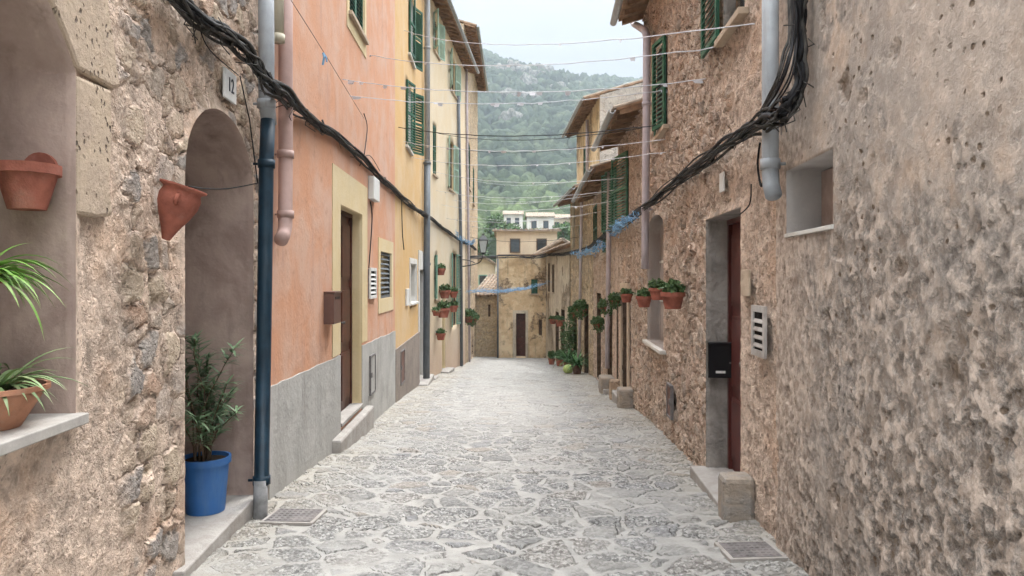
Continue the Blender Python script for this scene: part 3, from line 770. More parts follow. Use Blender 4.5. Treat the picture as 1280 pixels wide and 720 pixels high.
# --- salmon house
zD = 2.60
hs = [hole(B_,425,452,-.40,zD,.20), hole(B_,475,488.5,1.22,2.10,.12,bm=1), hole(B_,436,455,5.42,6.8,.15)]
hB = house('salmon_house', 'salmon pink plaster house with cream door surround and grey cement base', B_, -1.5, 10.2, hs,
           [M['salmon'],M['trimcream']], .12, .12, over=.4)
a0,a1 = hs[0]['s0'],hs[0]['s1']
door(B_, M['brndoor'], hB, a0+.002,a1-.002,-.40,zD-.002,-.185)
s = MB(); e0,e1 = B_.s(415),B_.s(458.5)
B_.box(s, e0,a0-.001,-.02,.010,.585,3.08); B_.box(s, a1+.001,e1,-.02,.010,.585,3.08); B_.box(s,a0-.001,a1+.001,-.02,.010,zD+.002,3.08)
s.build('door_surround', M['trimcream'], hB)
fbox(B_, 'threshold', M['concrete'], hB, a0+.004,a1-.004,-.17,.03,-.41,-.36,.006)
s = MB()
def dadotop(a): return .60-.012*a
for (u,v) in ((.002,a0-.003),(a1+.003,B_.L-.002)):
    B_.poly(s, [(u,-1.5),(v,-1.5)]+[(v+(u-v)*i/24, dadotop(v+(u-v)*i/24)+.018*mnoise.fractal(Vector((i*.35,u,0)),.8,2,3)) for i in range(25)], -.03, .012)
s.build('dado', M['dado'], hB, bevel=.003)
fbox(B_, 'doorstep', M['concrete'], hB, e0-.05, e1-.05, -.22, .13, -1.4, -.47, .03)
# louvred ground-floor window
b0,b1 = hs[1]['s0'],hs[1]['s1']
s = MB(); k0,k1 = B_.s(472.5),B_.s(491)
B_.box(s,k0,b0-.001,-.02,.014,.96,2.34); B_.box(s,b1+.001,k1,-.02,.014,.96,2.34); B_.box(s,b0-.001,b1+.001,-.02,.014,2.102,2.34); B_.box(s,b0-.001,b1+.001,-.02,.014,.96,1.218)
s.build('window_surround', M['trimcream'], hB)
s = MB(); louvre(s, B_, b0+.005,b1-.005,-.05,1.225,2.095, pitch=.09); s.build('louvred_window', M['pipe_dark'], hB)
window(B_, hB, hs[2]['s0'],hs[2]['s1'],5.42,6.8,.15, shut=M['green'], surround=M['trimcream'])
s = MB(); v0,v1 = B_.s(460),B_.s(468); B_.box(s,v0+.01,v1-.01,.001,.012,1.28,1.76,1); louvre(s, B_, v0,v1,.012,1.26,1.78, t=.03, pitch=.075, mi=0)
s.build('air_vent', [M['white'],M['dark']], hB)
def hatch(fac, parent, pxa,pxb,z0,z1,mat=M['rust'],d=.03):
    s = MB(); u,v = sorted((fac.s(pxa),fac.s(pxb)))
    fac.box(s,u,v,0,d,z0,z1)
    fac.box(s,u-.03,u,0,d+.012,z0-.03,z1+.03,1); fac.box(s,v,v+.03,0,d+.012,z0-.03,z1+.03,1); fac.box(s,u,v,0,d+.012,z1,z1+.03,1); fac.box(s,u,v,0,d+.012,z0-.03,z0,1)
    fac.box(s,u+.04,u+.09,d,d+.02,(z0+z1)/2-.04,(z0+z1)/2+.04,1)
    return s.build('meter_hatch', [mat,M['iron']], parent)
hatch(B_, hB, 461,466.5,-.32,.28,M['dado'])
pipe(B_, [(357,-60),(357,60),(357,190),(356.5,284),(354,294),(351,300)], .10, .066, M['pipe_pink'], hB, collars=[(357,193),(357,268)])
pipe(B_, [(347,-70),(347,50)], .10, .055, M['pipe_beige'], hB, collars=[(347,48)])
fbox(B_, 'meter_box', M['white'], hB, B_.s(349),B_.s(358), .0,.05, B_.z(352,76), B_.z(352,33), .008)
fbox(B_, 'junction_box', M['white'], hB, B_.s(460),B_.s(467.5), .0,.10, 2.92, 3.30, .01)
# brown letter box
mbx = empty('letter_box', B_.pp(414,405), 'brown metal letter box beside the dark door of the salmon house', 'letter box')
u,v = B_.s(404.5),B_.s(404.5)+.40
zz0,zz1 = B_.z(410,404), B_.z(410,366)
s = MB(); B_.box(s,u,v,.0,.125,zz0,zz1); s.build('body', M['mailbrn'], mbx, bevel=.006)
s = MB(); B_.box(s,u-.01,v+.01,.0,.14,zz1,zz1+.02); s.build('lid', M['mailbrn'], mbx, bevel=.004)
s = MB(); B_.box(s,u+.07,v-.07,.125,.130,zz1-.075,zz1-.045); s.build('slot', M['black'], mbx)

# --- ochre house
hs = [hole(Cc,507,513.5,4.78,6.35,.15), hole(Cc,510.5,516.5,7.15,8.75,.15), hole(Cc,512.5,520,.98,1.98,.22), hole(Cc,523.5,530.5,-1.5,1.85,.30)]
hC = house('ochre_house', 'tall ochre plaster house with green shutters and brown cement base', Cc, -2.1, 10.9, hs, [M['ochre'],M['whitepl']], .2,.2, over=.4)
window(Cc, hC, hs[0]['s0'],hs[0]['s1'],4.78,6.35,.15, shut=M['green'], sill=M['whitepl'], ang=(14,150))
window(Cc, hC, hs[1]['s0'],hs[1]['s1'],7.15,8.75,.15, shut=M['green'], sill=M['whitepl'], ang=(8,160))
window(Cc, hC, hs[2]['s0'],hs[2]['s1'],.98,1.98,.22, frame=M['white'], sill=M['whitepl'])
door(Cc, M['pipe_dark'], hC, hs[3]['s0']+.002,hs[3]['s1']-.002,-1.5,1.84,-.28)
s = MB(); u,v = hs[3]['s0'],hs[3]['s1']
Cc.box(s,u-.22,u-.001,-.02,.03,.09,2.4); Cc.box(s,v+.001,v+.14,-.02,.03,.09,2.4); Cc.box(s,u-.001,v+.001,-.02,.03,1.852,2.4); s.build('door_surround', M['whitepl'], hC, bevel=.01)
s = MB()
Cc.box(s,.002,u-.01,-.03,.025,-2.1,.10); Cc.box(s,v+.01,Cc.L-.002,-.03,.025,-2.1,.10); s.build('dado', M['dadob'], hC, bevel=.006)
s = MB(); k0,k1 = hs[2]['s0'],hs[2]['s1']
Cc.box(s,k0-.15,k0-.001,-.02,.02,.90,2.12); Cc.box(s,k1+.001,k1+.15,-.02,.02,.90,2.12); Cc.box(s,k0-.001,k1+.001,-.02,.02,1.982,2.12); s.build('window_surround', M['whitepl'], hC)
hatch(Cc, hC, 499.5,504,-.75,-.05,M['rust'])
fbox(Cc, 'meter_box', M['white'], hC, Cc.s(506.5),Cc.s(510),.0,.04, .95,1.35,.006)
pipe(Cc, [(534,-120),(534,205)], .13, .085, M['pipe_grey'], hC, collars=[(534,60)])
pipe(Cc, [(534,203),(533.5,300),(533,478)], .13, .10, M['pipe_dark'], hC, collars=[(534,204),(533.6,330)])
fbox(Cc, 'doorstep', M['concrete'], hC, u-.25, v+.2, -.28, .28, -2.1, -1.36, .03)
fbox(Cc, 'doorstep', M['concrete'], hC, v+.2, v+.9, -.1, .35, -2.1, -1.5, .03)

# --- cream house
def px2(fac, a,b): return fac.s(a),fac.s(b)
hs = [hole(D_,542,548,9.3,10.55,.15), hole(D_,563,569.5,8.95,10.35,.15), hole(D_,541,545.5,5.1,6.8,.15), hole(D_,561,567.5,5.05,6.95,.15),
      hole(D_,552.5,556.5,-1.8,1.25,.3,arch=.35,bm=0), hole(D_,565,571,-.3,2.6,.12), hole(D_,543.5,546.5,.9,2.4,.12)]
hD = house('cream_house', 'tall cream plaster house with pale green shutters and wall pots', D_, -2.7, 10.9, hs, [M['cream'],M['trimcream']], .25,.25, over=.5)
for i,(m_,an) in enumerate(((M['mint'],(150,160)),(M['mint'],(165,170)),(M['green'],None),(M['mint'],(168,172)))):
    h = hs[i]; window(D_, hD, h['s0'],h['s1'],h['z0'],h['z1'],.15, shut=m_, sill=M['lime'], ang=an)
h = hs[5]; window(D_, hD, h['s0'],h['s1'],h['z0'],h['z1'],.12, shut=M['teal'], ang=(170,172), sill=None)
h = hs[6]; window(D_, hD, h['s0'],h['s1'],h['z0'],h['z1'],.12, shut=M['teal'], ang=(150,None), sill=M['lime'])
door(D_, M['wood'], hD, hs[4]['s0'],hs[4]['s1'],-1.8,.9,-.28)
fbox(D_, 'doorstep', M['concrete'], hD, hs[4]['s0']-.3, hs[4]['s1']+.3, -.2, .30, -2.7, -1.72, .03)
pipe(D_, [(573,120),(574,200),(576,300),(577,458)], .10, .07, M['pipe_dark'], hD, collars=[(576,320)])

# --- brown house at the end of the left row
hs = [hole(E_,585,588,6.0,8.2,.15), hole(E_,586,588.5,1.2,3.2,.15), hole(E_,589.5,591.5,-2.6,-.3,.2), hole(E_,591,593,5.6,7.6,.15)]
hE = house('brown_house', 'tall narrow brown stone house at the far end of the left row', E_, -3.6, 13.0, hs, [M['stoneF'],M['brownpl']], .3,.3, over=.5)
for i in (0,1,3):
    h = hs[i]; window(E_, hE, h['s0'],h['s1'],h['z0'],h['z1'],.15, shut=M['green'], sill=M['lime'])
door(E_, M['wood'], hE, hs[2]['s0'],hs[2]['s1'],-2.6,-.32,-.18)
pipe(E_, [(583,60),(584,200),(586,330),(587,452)], .10, .06, M['pipe_lilac'], hE)

# ================================================================== RIGHT SIDE
hs = [hole(R1,983,1041,1.91,2.35,.30)]
h1 = house('rendered_house', 'weathered grey pink rendered house with one small deep window, nearest on the right', R1, -.9, 7.0, hs,
           [M['stoneR1'],M['revwhite']], sstep=lambda s: .1 if s < 1.2 else .021, zstep=zn(-1,4.0,.023), over=.3, gut=False)
s = MB(); R1.box(s, hs[0]['s0']+.01,hs[0]['s1']-.01,-.25,-.235,1.92,2.34,0)
R1.box(s, hs[0]['s0']+.01,hs[0]['s0']+.05,-.235,-.19,1.92,2.34,1); s.build('wooden_panel', [M['reveal'],M['wood']], h1)
fbox(R1, 'sill', M['whitepl'], h1, hs[0]['s0']-.01,hs[0]['s1']+.01,-.24,.012,1.885,1.912,.004)
pipe(R1, [(963,-80),(963,120),(963,215),(964,232),(967,244)], .10, .058, M['pipe_grey'], h1, collars=[(963,205)])

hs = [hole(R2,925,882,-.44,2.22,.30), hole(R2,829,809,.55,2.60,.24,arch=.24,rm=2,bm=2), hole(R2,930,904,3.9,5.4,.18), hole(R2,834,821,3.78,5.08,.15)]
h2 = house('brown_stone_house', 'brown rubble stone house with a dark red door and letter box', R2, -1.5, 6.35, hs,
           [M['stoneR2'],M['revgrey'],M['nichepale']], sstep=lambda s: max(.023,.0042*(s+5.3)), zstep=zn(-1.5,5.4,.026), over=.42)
door(R2, M['reddoor'], h2, hs[0]['s0']+.002,hs[0]['s1']-.002,-.44,2.218,-.27)
fbox(R2, 'doorstep', M['concrete'], h2, hs[0]['s0']-.05, hs[0]['s1']+.08, -.28, .15, -1.2, -.42, .012)
fbox(R2, 'mounting_block', M['block'], h2, R2.s(938), hs[0]['s0']-.07, -.05, .215, -1.2, -.06, .045)
h = hs[1]; s = MB(); R2.box(s, h['s0']+.02,h['s1']-.02,-.235,-.22,.56,2.5,0)
for k in range(1,3): R2.box(s, h['s0']+.02,h['s1']-.02,-.22,-.205,.56+k*.65,.60+k*.65,1)
s.build('window_board', [M['nichepale'],M['whitepl']], h2)
fbox(R2, 'sill', M['whitepl'], h2, h['s0']-.12,h['s1']+.12,-.2,.07,.49,.545,.01)
h = hs[2]; window(R2, h2, h['s0'],h['s1'],3.9,5.4,.18, sill=M['lime'])
shutter(R2, M['green'], h2, h['s1']+.02, h['s1']+.02+abs(R2.s(884)-R2.s(904)), .03, 3.93, 5.38)
shutter(R2, M['green'], h2, h['s0']-.34, h['s0']-.02, .03, 4.25, 5.38)
h = hs[3]; window(R2, h2, h['s0'],h['s1'],3.78,5.08,.15, sill=M['lime'], shut=M['green'], ang=(12,8))
s = MB(); v0,v1 = sorted((R2.s(942),R2.s(961))); v0 += .03; v1 -= .02; R2.box(s,v0+.02,v1-.02,.0,.012,1.0,1.37,1); louvre(s, R2, v0,v1,.004,.985,1.385, t=.022, pitch=.064, fr=.05)
s.build('air_vent', [M['ventgrey'],M['dark']], h2)
fbox(R2, 'wall_tile', M['lime'], h2, R2.s(937),R2.s(927),-.01,.008, R2.z(931,370), R2.z(931,337), .004)
hatch(R2, h2, 841.5,837,-.28,.12,M['rust'],.03)
pipe(R2, [(787,18),(793,30),(806,38),(808.5,46),(808,150),(806.5,300),(806.2,336)], .10, .062, M['pipe_lilac'], h2, collars=[(808,130),(807,262)])
fbox(R2, 'wall_plaque', M['white'], h2, R2.s(906),R2.s(901),.0,.015, R2.z(903,240), R2.z(903,216), .003)
# black letter box on the door jamb
jf = R2.P(hs[0]['s1'],0,0); sj = hs[0]['s1']
mb2 = empty('letter_box', R2.P(sj-.05,-.1,.55), 'black metal letter box on the grey jamb of the red door', 'letter box')
def jbox(name, mat, d0,d1,a0,a1,z0,z1, bev=.006):
    s = MB(); R2.box(s, sj-a1, sj-a0, d0,d1,z0,z1); s.build(name, mat, mb2, bevel=bev)
jbox('body', M['black'], -.285,-.005, .0,.10,.55,.90); jbox('lid', M['black'], -.29,.0,.0,.12,.90,.925,.005)
jbox('name_plate', M['white'], -.185,-.085,.10,.103,.60,.625,0); jbox('lock', M['iron'], -.245,-.225,.10,.106,.70,.72,0)

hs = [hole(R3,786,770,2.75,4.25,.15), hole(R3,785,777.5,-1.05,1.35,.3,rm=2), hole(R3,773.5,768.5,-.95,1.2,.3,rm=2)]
h3 = house('low_eaved_house', 'narrow brown house with tall green shutters under a low tiled eave', R3, -1.8, 4.75, hs, [M['stoneR2'],M['brownpl'],M['jambshade']], .06,.06, over=.45)
h = hs[0]; window(R3, h3, h['s0'],h['s1'],2.75,4.25,.15, shut=M['green'], sill=M['lime'], ang=(10,168))
h = hs[1]; door(R3, M['wood'], h3, h['s0'],h['s1'],-1.05,1.345,-.23)
s = MB(); R3.box(s,h['s0']-.16,h['s0']-.001,-.02,.03,-1.2,1.5); R3.box(s,h['s1']+.001,h['s1']+.16,-.02,.03,-1.2,1.5); R3.box(s,h['s0']-.001,h['s1']+.001,-.02,.03,1.352,1.5); s.build('door_surround', M['lime'], h3, bevel=.01)
h = hs[2]; door(R3, M['wood'], h3, h['s0'],h['s1'],-.9,1.195,-.18)
fbox(R3,'base_block',M['block'],h3,R3.s(790),R3.s(786.5),-.05,.26,-1.8,-.62,.04)
fbox(R3,'base_block',M['brownpl'],h3,R3.s(775.5),R3.s(773),-.05,.22,-1.8,-.72,.05)
fbox(R3,'doorstep',M['concrete'],h3,R3.s(789),R3.s(777),-.1,.22,-1.8,-.88,.03)

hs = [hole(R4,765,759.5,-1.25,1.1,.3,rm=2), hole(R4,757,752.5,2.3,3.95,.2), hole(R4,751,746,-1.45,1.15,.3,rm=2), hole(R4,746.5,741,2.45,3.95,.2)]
h4 = house('terrace_house', 'brown stone house with dark green upper shutters behind the cables', R4, -2.4, 4.3, hs, [M['stoneR2'],M['brownpl'],M['jambshade']], .09,.09, over=.55)
for i in (0,2):
    h = hs[i]; door(R4, M['wood'], h4, h['s0'],h['s1'],h['z0'],h['z1']-.01,-.23)
for i in (1,3):
    h = hs[i]; window(R4, h4, h['s0'],h['s1'],h['z0'],h['z1'],.2, shut=M['green'], sill=M['lime'])
fbox(R4,'doorstep',M['concrete'],h4,R4.s(767),R4.s(759),-.1,.25,-2.2,-1.12,.03)
pipe(R4, [(762,215),(761,300),(759,460)], .1,.06,M['pipe_lilac'],h4)

fbox(R4,'stone_bollard',M['block'],h4,R4.s(766.5),R4.s(763),-.05,.3,-2.2,-.85,.04)
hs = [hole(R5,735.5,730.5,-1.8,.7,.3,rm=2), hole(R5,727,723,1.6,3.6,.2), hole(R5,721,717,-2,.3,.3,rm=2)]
h5 = house('pale_corner_house', 'pale plaster house with projecting tiled eave below the taller house', R5, -2.9, 4.75, hs, [M['stoneF'],M['brownpl'],M['jambshade']], .1,.1, over=.55)
door(R5, M['wood'], h5, hs[0]['s0'],hs[0]['s1'],-1.8,.69,-.23); door(R5, M['wood'], h5, hs[2]['s0'],hs[2]['s1'],-2,.29,-.23)
h = hs[1]; window(R5, h5, h['s0'],h['s1'],1.6,3.6,.2, shut=M['green'], sill=M['lime'])

pipe(R5, [(727,238),(726,320),(724,450)], .1,.055,M['pipe_lilac'],h5); pipe(R5, [(717,246),(716.5,310)], .1,.05,M['pipe_beige'],h5)
R6 = Fac((2.95,24.2),(2.75,30.6),1)
hs = [hole(R6,729,733,5.2,6.7,.15)]
h6 = house('tall_stone_house', 'tall house with pale rubble end wall rising above the low roofs', R6, -2.5, 7.75, hs, [M['farocre'],M['brownpl']], .3,.3, over=.5, back=6, pitch=.30)
# its rubble end wall faces the camera
ew = Fac((2.95,24.17),(9.0,24.17),-1)
s = MB(); n = 70; m_ = 60; z0_,z1_ = 3.0, 7.75
vs = []; 
for i in range(n+1):
    for j in range(m_+1):
        a = 6.0*i/n; vs.append(ew.P(a,0,z0_+(z1_+.30*a-z0_)*j/m_))
fs = [(i*(m_+1)+j,(i+1)*(m_+1)+j,(i+1)*(m_+1)+j+1,i*(m_+1)+j+1) for i in range(n) for j in range(m_)]
s.add(vs,fs); s.build('gable_wall', M['stoneG'], h6, smooth=True)
window(R6, h6, hs[0]['s0'],hs[0]['s1'],5.2,6.7,.15, shut=M['green'])
pipe(R6, [(734,150),(734,225)], .1,.06,M['pipe_lilac'],h6)

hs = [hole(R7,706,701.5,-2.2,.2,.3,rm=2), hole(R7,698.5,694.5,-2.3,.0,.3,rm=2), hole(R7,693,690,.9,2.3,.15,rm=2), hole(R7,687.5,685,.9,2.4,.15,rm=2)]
h7 = house('plastered_house', 'long pale plastered house curving towards the end of the street on the right', R7, -3.6, 2.95, hs, [M['farcream'],M['brownpl'],M['jambshade']], .2,.2, over=.3, gut=False)
for i in (0,1): h = hs[i]; door(R7, M['wood'], h7, h['s0'],h['s1'],h['z0'],h['z1']-.01,-.23)
for i in (2,3): h = hs[i]; window(R7, h7, h['s0'],h['s1'],h['z0'],h['z1'],.15, shut=M['wood'])

# --- houses across the end of the street
hs = [hole(F1,645,657,-2.75,-.35,.35), hole(F1,664,672,.75,1.55,.12), hole(F1,673.5,677.5,-1.55,-.7,.12)]
hF = house('ochre_plaster_house', 'patchy ochre house facing up the street from its far end', F1, -3.4, 2.85, hs, [M['farocre'],M['brownpl']], .12,.12, over=.03, gut=False, pitch=.0, tile=False)
door(F1, M['brndoor'], hF, hs[0]['s0'],hs[0]['s1'],-2.75,-.36,-.33)
s = MB(); u,v = hs[0]['s0'],hs[0]['s1']; F1.box(s,u-.18,u-.001,-.02,.03,-2.9,-.18); F1.box(s,v+.001,v+.14,-.02,.03,-2.9,-.18); F1.box(s,u-.001,v+.001,-.02,.03,-.348,-.18); s.build('door_surround', M['farcream'], hF)
h = hs[1]; window(F1, hF, h['s0'],h['s1'],.75,1.55,.12, shut=M['green'])
h = hs[2]; window(F1, hF, h['s0'],h['s1'],-1.55,-.7,.12, sill=None)
s = MB(); s.tube([F1.P(.02,.08,2.7),F1.P(.02,.08,-2.9)],.05,10); s.build('drainpipe', M['pipe_dark'], hF, smooth=True)
hs = [hole(F2,610,613,-.6,.1,.12)]
hF2 = house('low_stone_house', 'low brown stone house with a grey tiled roof at the left end of the street', F2, -3.6, .62, hs, [M['stoneH'],M['brownpl']], .1,.1, over=.25, gut=False, pitch=-.55 if False else -.0, back=4)
for c in list(hF2.children):
    if c.name.startswith('roof'): bpy.data.objects.remove(c)
roof(F2, .62, .25, hF2, back=4, pitch=.28, gutter=False)
window(F2, hF2, hs[0]['s0'],hs[0]['s1'],-.6,.1,.12, sill=None)

def block(name, label, x0,x1,y0,y1,z0,z1,mat, ridge='x', rise=.9, wins=(), group=None):
    r = empty(name, ((x0+x1)/2,(y0+y1)/2,z0), label, 'house', group)
    s = MB(); s.box(x0,x1,y0,y1,z0,z1)
    ym,xm = (y0+y1)/2,(x0+x1)/2
    if ridge == 'x':
        s.add([(x0,y0,z1),(x0,y1,z1),(x0,ym,z1+rise)],[(0,2,1)]); s.add([(x1,y0,z1),(x1,y1,z1),(x1,ym,z1+rise)],[(0,1,2)])
    else:
        s.add([(x0,y0,z1),(x1,y0,z1),(xm,y0,z1+rise)],[(0,1,2)]); s.add([(x0,y1,z1),(x1,y1,z1),(xm,y1,z1+rise)],[(0,2,1)])
    s.build('wall', mat, r)
    s = MB(); o = .25; t = .12; 
    if ridge == 'x':
        for sg,ye in ((1,y0-o),(-1,y1+o)):
            zl = z1-rise*o/(ym-y0); p = [(x0-o,ye,zl),(x1+o,ye,zl),(x1+o,ym,z1+rise),(x0-o,ym,z1+rise)]
            s.hexa(p+[(a,b,c+t) for a,b,c in p])
            k = int((x1-x0)/.3)
            for i in range(k): 
                xx = x0-.1+(x1-x0+.2)*i/max(1,k-1); s.tube([(xx,ye,zl+t),(xx,ym,z1+rise+t)],.08,5)
    else:
        for xe in (x0-o,x1+o):
            zl = z1-rise*o/(xm-x0); p = [(xe,y0-o,zl),(xe,y1+o,zl),(xm,y1+o,z1+rise),(xm,y0-o,z1+rise)]
            s.hexa(p+[(a,b,c+t) for a,b,c in p])
            k = int((y1-y0)/.3)
            for i in range(k):
                yy = y0-.1+(y1-y0+.2)*i/max(1,k-1); s.tube([(xe,yy,zl+t),(xm,yy,z1+rise+t)],.08,5)
    s.build('roof', M['tile'], r)
    for (wx,wz,ww,wh,sh) in wins:
        f = MB(); f.box(wx-ww/2-.06,wx+ww/2+.06,y0-.05,y0+.02,wz-.06,wz+wh+.06); w = f.build('window', sh or M['wood'], r)
        g_ = MB(); g_.box(wx-ww/2,wx+ww/2,y0-.06,y0-.04,wz,wz+wh); g_.build('pane', M['pane'], w)
    return r
block('cream_gabled_house', 'cream house with a low tiled roof behind the ochre house at the street end', -1.0,2.9,46.2,53,-4.5,4.62,M['whitecream'],'x',.22,
      [(.2,3.3,.55,.8,None),(1.9,3.3,.55,.8,None)])
block('tiled_lean_to_house', 'low brown tiled roof squeezed between the ochre house and the plastered houses', 1.5,4.2,41.2,45.5,-3.0,3.0,M['brownpl'],'y',.75,[])
block('pale_house', 'narrow pale house behind the low stone house at the far left end', -2.9,-1.3,52,57,-4.6,2.6,M['whitecream'],'y',.5,[(-2.1,1.0,.5,.8,M['teal'])])
vill = [(2.4,6.5,112,118,11.2),(6.8,10.0,122,128,11.8),(-1.5,2,135,141,13.6)]
desc = ['square white village house with a flat look below the wood','white village house set back between two others','small white village house highest on the lower slope']
for i,(x0,x1,y0,y1,zt) in enumerate(vill):
    zb = float(ground_z(np.array((x0+x1)/2),np.array((y0+y1)/2)))-1.5
    w = x1-x0
    block('village_house', desc[i], x0,x1,y0,y1,min(zb,zt-5),zt,M[['whitepl','farcream'][i%2]],'x',.8,
          [(x0+w*.25,zt-1.8,.7,1.1,None),(x0+w*.7,zt-1.8,.7,1.1,None),(x0+w*.5,zt-4.2,.7,1.1,None)], 'village houses below the hill')

# ================================================================== FOLIAGE AND POTS
def leafcloud(mb, c, r, n, ls, squash=1.0, up=.3):
    for _ in range(n):
        d = Vector((rng.normal(),rng.normal(),rng.normal())).normalized()
        rr = r*(rng.random()**.45); p = Vector(c)+Vector((d.x*rr,d.y*rr,d.z*rr*squash))
        a = Vector((rng.normal(),rng.normal(),rng.normal()+up)).normalized(); b = a.orthogonal().normalized()
        b = (Matrix.Rotation(rng.uniform(0,6.28),3,a) @ b); s = ls*rng.uniform(.6,1.3)
        a,b = a*s, b*s*.45
        mb.add([p-b*.2, p+a*.45+b, p+a, p+a*.45-b],[(0,1,2,3)])
def blade(mb, p, dirv, length, w, droop, n=6, fold=.25):
    p = Vector(p); d = Vector(dirv).normalized(); side = d.cross(Vector((0,0,1)))
    side = side.normalized() if side.length > .05 else Vector((1,0,0))
    vs = []; 
    for i in range(n+1):
        t = i/n; ww = w*(math.sin(math.pi*min(1,(t*.85+.12)))**.6)*(1-t**4)
        vs += [p-side*ww*.5, p-Vector((0,0,ww*fold)), p+side*ww*.5]
        d = (d+Vector((0,0,-droop/n))).normalized(); p = p+d*length/n
    fs = []
    for i in range(n):
        for k in (0,1): fs.append((i*3+k,i*3+k+1,(i+1)*3+k+1,(i+1)*3+k))
    mb.add(vs,fs)
def pot_prof(rt, rb, h, rim=.03, lip=.012):
    return [(0,0),(rb,0),(rt-.004,h-rim),(rt+lip,h-rim),(rt+lip,h),(rt-.006,h),(rt-.012,h-.03),(0.0,h-.03)]
def pot_obj(name, mat, parent, base, rt, rb, h, Mx=None, rim=.03, n=28):
    mb = MB(); T = Matrix.Translation(base) @ (Mx or Matrix()); pr = pot_prof(rt,rb,h,rim)
    mb.lathe(pr[:-1], n, T); o = mb.build(name, mat, parent, smooth=True)
    e = o.modifiers.new('edge','EDGE_SPLIT'); e.split_angle = math.radians(35)
    s = MB(); s.lathe([(0,h-.028),(rt-.008,h-.03)], n, T); s.build('soil', M['soil'], parent)
    return o
# blue pot with oleander
base = at(257,640,5.72); base.z = -.243
r = empty('potted_oleander', base, 'tall leafy oleander in a blue plastic pot on the arched doorstep', 'potted plant')
pot_obj('pot', M['blue'], r, base, .180,.145,.43, rim=.05)
s = MB(); lf = MB()
for i in range(15):
    a = rng.uniform(0,6.28); rr = rng.uniform(.02,.10); p = base+Vector((math.cos(a)*rr,math.sin(a)*rr,.38))
    lean = Vector((math.cos(a),math.sin(a),0))*rng.uniform(.05,.30)+Vector((rng.uniform(-.02,.12),-.02,0)); H = rng.uniform(.42,.98)
    if i == 0: lean = Vector((.33,-.05,0)); H = .92
    if i == 1: lean = Vector((-.10,-.05,0)); H = 1.0
    pts = [p+lean*t*t+Vector((rng.normal()*.008,rng.normal()*.008,H*t)) for t in [j/7 for j in range(8)]]
    s.tube(pts,[.009-.006*j/7 for j in range(8)],6)
    for k in range(56):
        t = 1-.62*rng.random()**1.6; q_ = p+lean*t*t+Vector((0,0,H*t)); an = rng.uniform(0,6.28)
        dv = Vector((math.cos(an),math.sin(an),rng.uniform(.15,1.1)))
        blade(lf, q_, dv, rng.uniform(.10,.18), .021, rng.uniform(.2,.9), 4, .15)
s.build('stem', M['bark'], r, smooth=True); lf.build('foliage', M['leaf_ole'], r, smooth=True)
# shelf bowl with spider plant
base = Vector((-2.20,3.0,.976)); r = empty('potted_strap_plant', base, 'shallow terracotta bowl of pale strap leaved plant on the niche shelf', 'potted plant')
pot_obj('pot', M['terrab'], r, base, .225,.13,.175, rim=.02)
lf = MB()
for i in range(60):
    a = rng.uniform(0,6.28); p = base+Vector((math.cos(a)*.07,math.sin(a)*.07,.15))
    blade(lf,p,(math.cos(a),math.sin(a),rng.uniform(.8,2.2)),rng.uniform(.20,.36),.022,rng.uniform(1.2,2.6),8)
lf.build('foliage', M['leaf_pale'], r, smooth=True)
# hanging spider plant above it
base = Vector((-2.17,2.88,1.46)); r = empty('hanging_spider_plant', base, 'bright green spider plant in a terracotta pot hanging in the niche', 'potted plant')
pot_obj('pot', M['terra'], r, base, .10,.07,.15)
lf = MB()
for i in range(130):
    a = rng.uniform(0,6.28); p = base+Vector((math.cos(a)*.04,math.sin(a)*.04,.13))
    blade(lf,p,(math.cos(a),math.sin(a),rng.uniform(.4,2.4)),rng.uniform(.22,.40),.020,rng.uniform(1.3,3.0),9)
lf.build('foliage', M['leaf_spi'], r, smooth=True)
w = MB()
for a in (0,2.1,4.2): w.tube([base+Vector((math.cos(a)*.1,math.sin(a)*.1,.14)),Vector((-2.17,2.88,2.3))],.0018,5)
w.tube([Vector((-2.17,2.88,2.3)),Vector((-2.17,2.88,2.74))],.0018,5); w.build('wire_hanger', M['iron'], r)
# pots fixed to the stone house
jy = A_.Y(hs[0]['s0']) if False else None
Yj = A_.P(sN,0,0).y
base = Vector((at(34,262,Yj-.13).x, Yj-.13, at(34,262,Yj-.13).z)); r = empty('wall_pot', base, 'empty terracotta pot hung high on the inside of the niche', 'plant pot')
pot_obj('pot', M['terra'], r, base, .122,.075,.20, rim=.045)
s = MB(); s.lathe([(0,0),(.08,0),(.08,.02),(0,.02)],20,Matrix.Translation(base+Vector((0,.10,.19)))@Matrix.Rotation(math.radians(90),4,'X')); s.build('bracket', M['terra'], r)
c = A_.pp(207,300,.07); r = empty('wall_pot', c, 'pointed terracotta wall pot tilted outwards beside the arched doorway', 'plant pot')
T = Matrix.Translation(c) @ Matrix.Rotation(math.radians(17),4,'Y') @ Matrix.Rotation(math.radians(-4),4,'X')
s = MB(); s.lathe([(0,0),(.022,.003),(.05,.075),(.088,.15),(.112,.215),(.116,.262),(.104,.295),(.107,.303),(.130,.315),(.132,.328),(.112,.326),(.094,.30),(.10,.25),(.07,.14),(0,.08)],30,T)
s.build('body', M['terra'], r, smooth=True)
s = MB(); hp = [T@Vector((.09*math.cos(-1.2)+.0,.09*math.sin(-1.2)-.02,.27)), T@Vector((.125*math.cos(-1.2),.125*math.sin(-1.2)-.02,.262)), T@Vector((.125*math.cos(-1.2),.125*math.sin(-1.2)-.02,.225)), T@Vector((.09*math.cos(-1.2),.09*math.sin(-1.2)-.01,.215))]
s.tube(hp,.012,8); s.build('handle', M['terra'], r, smooth=True)

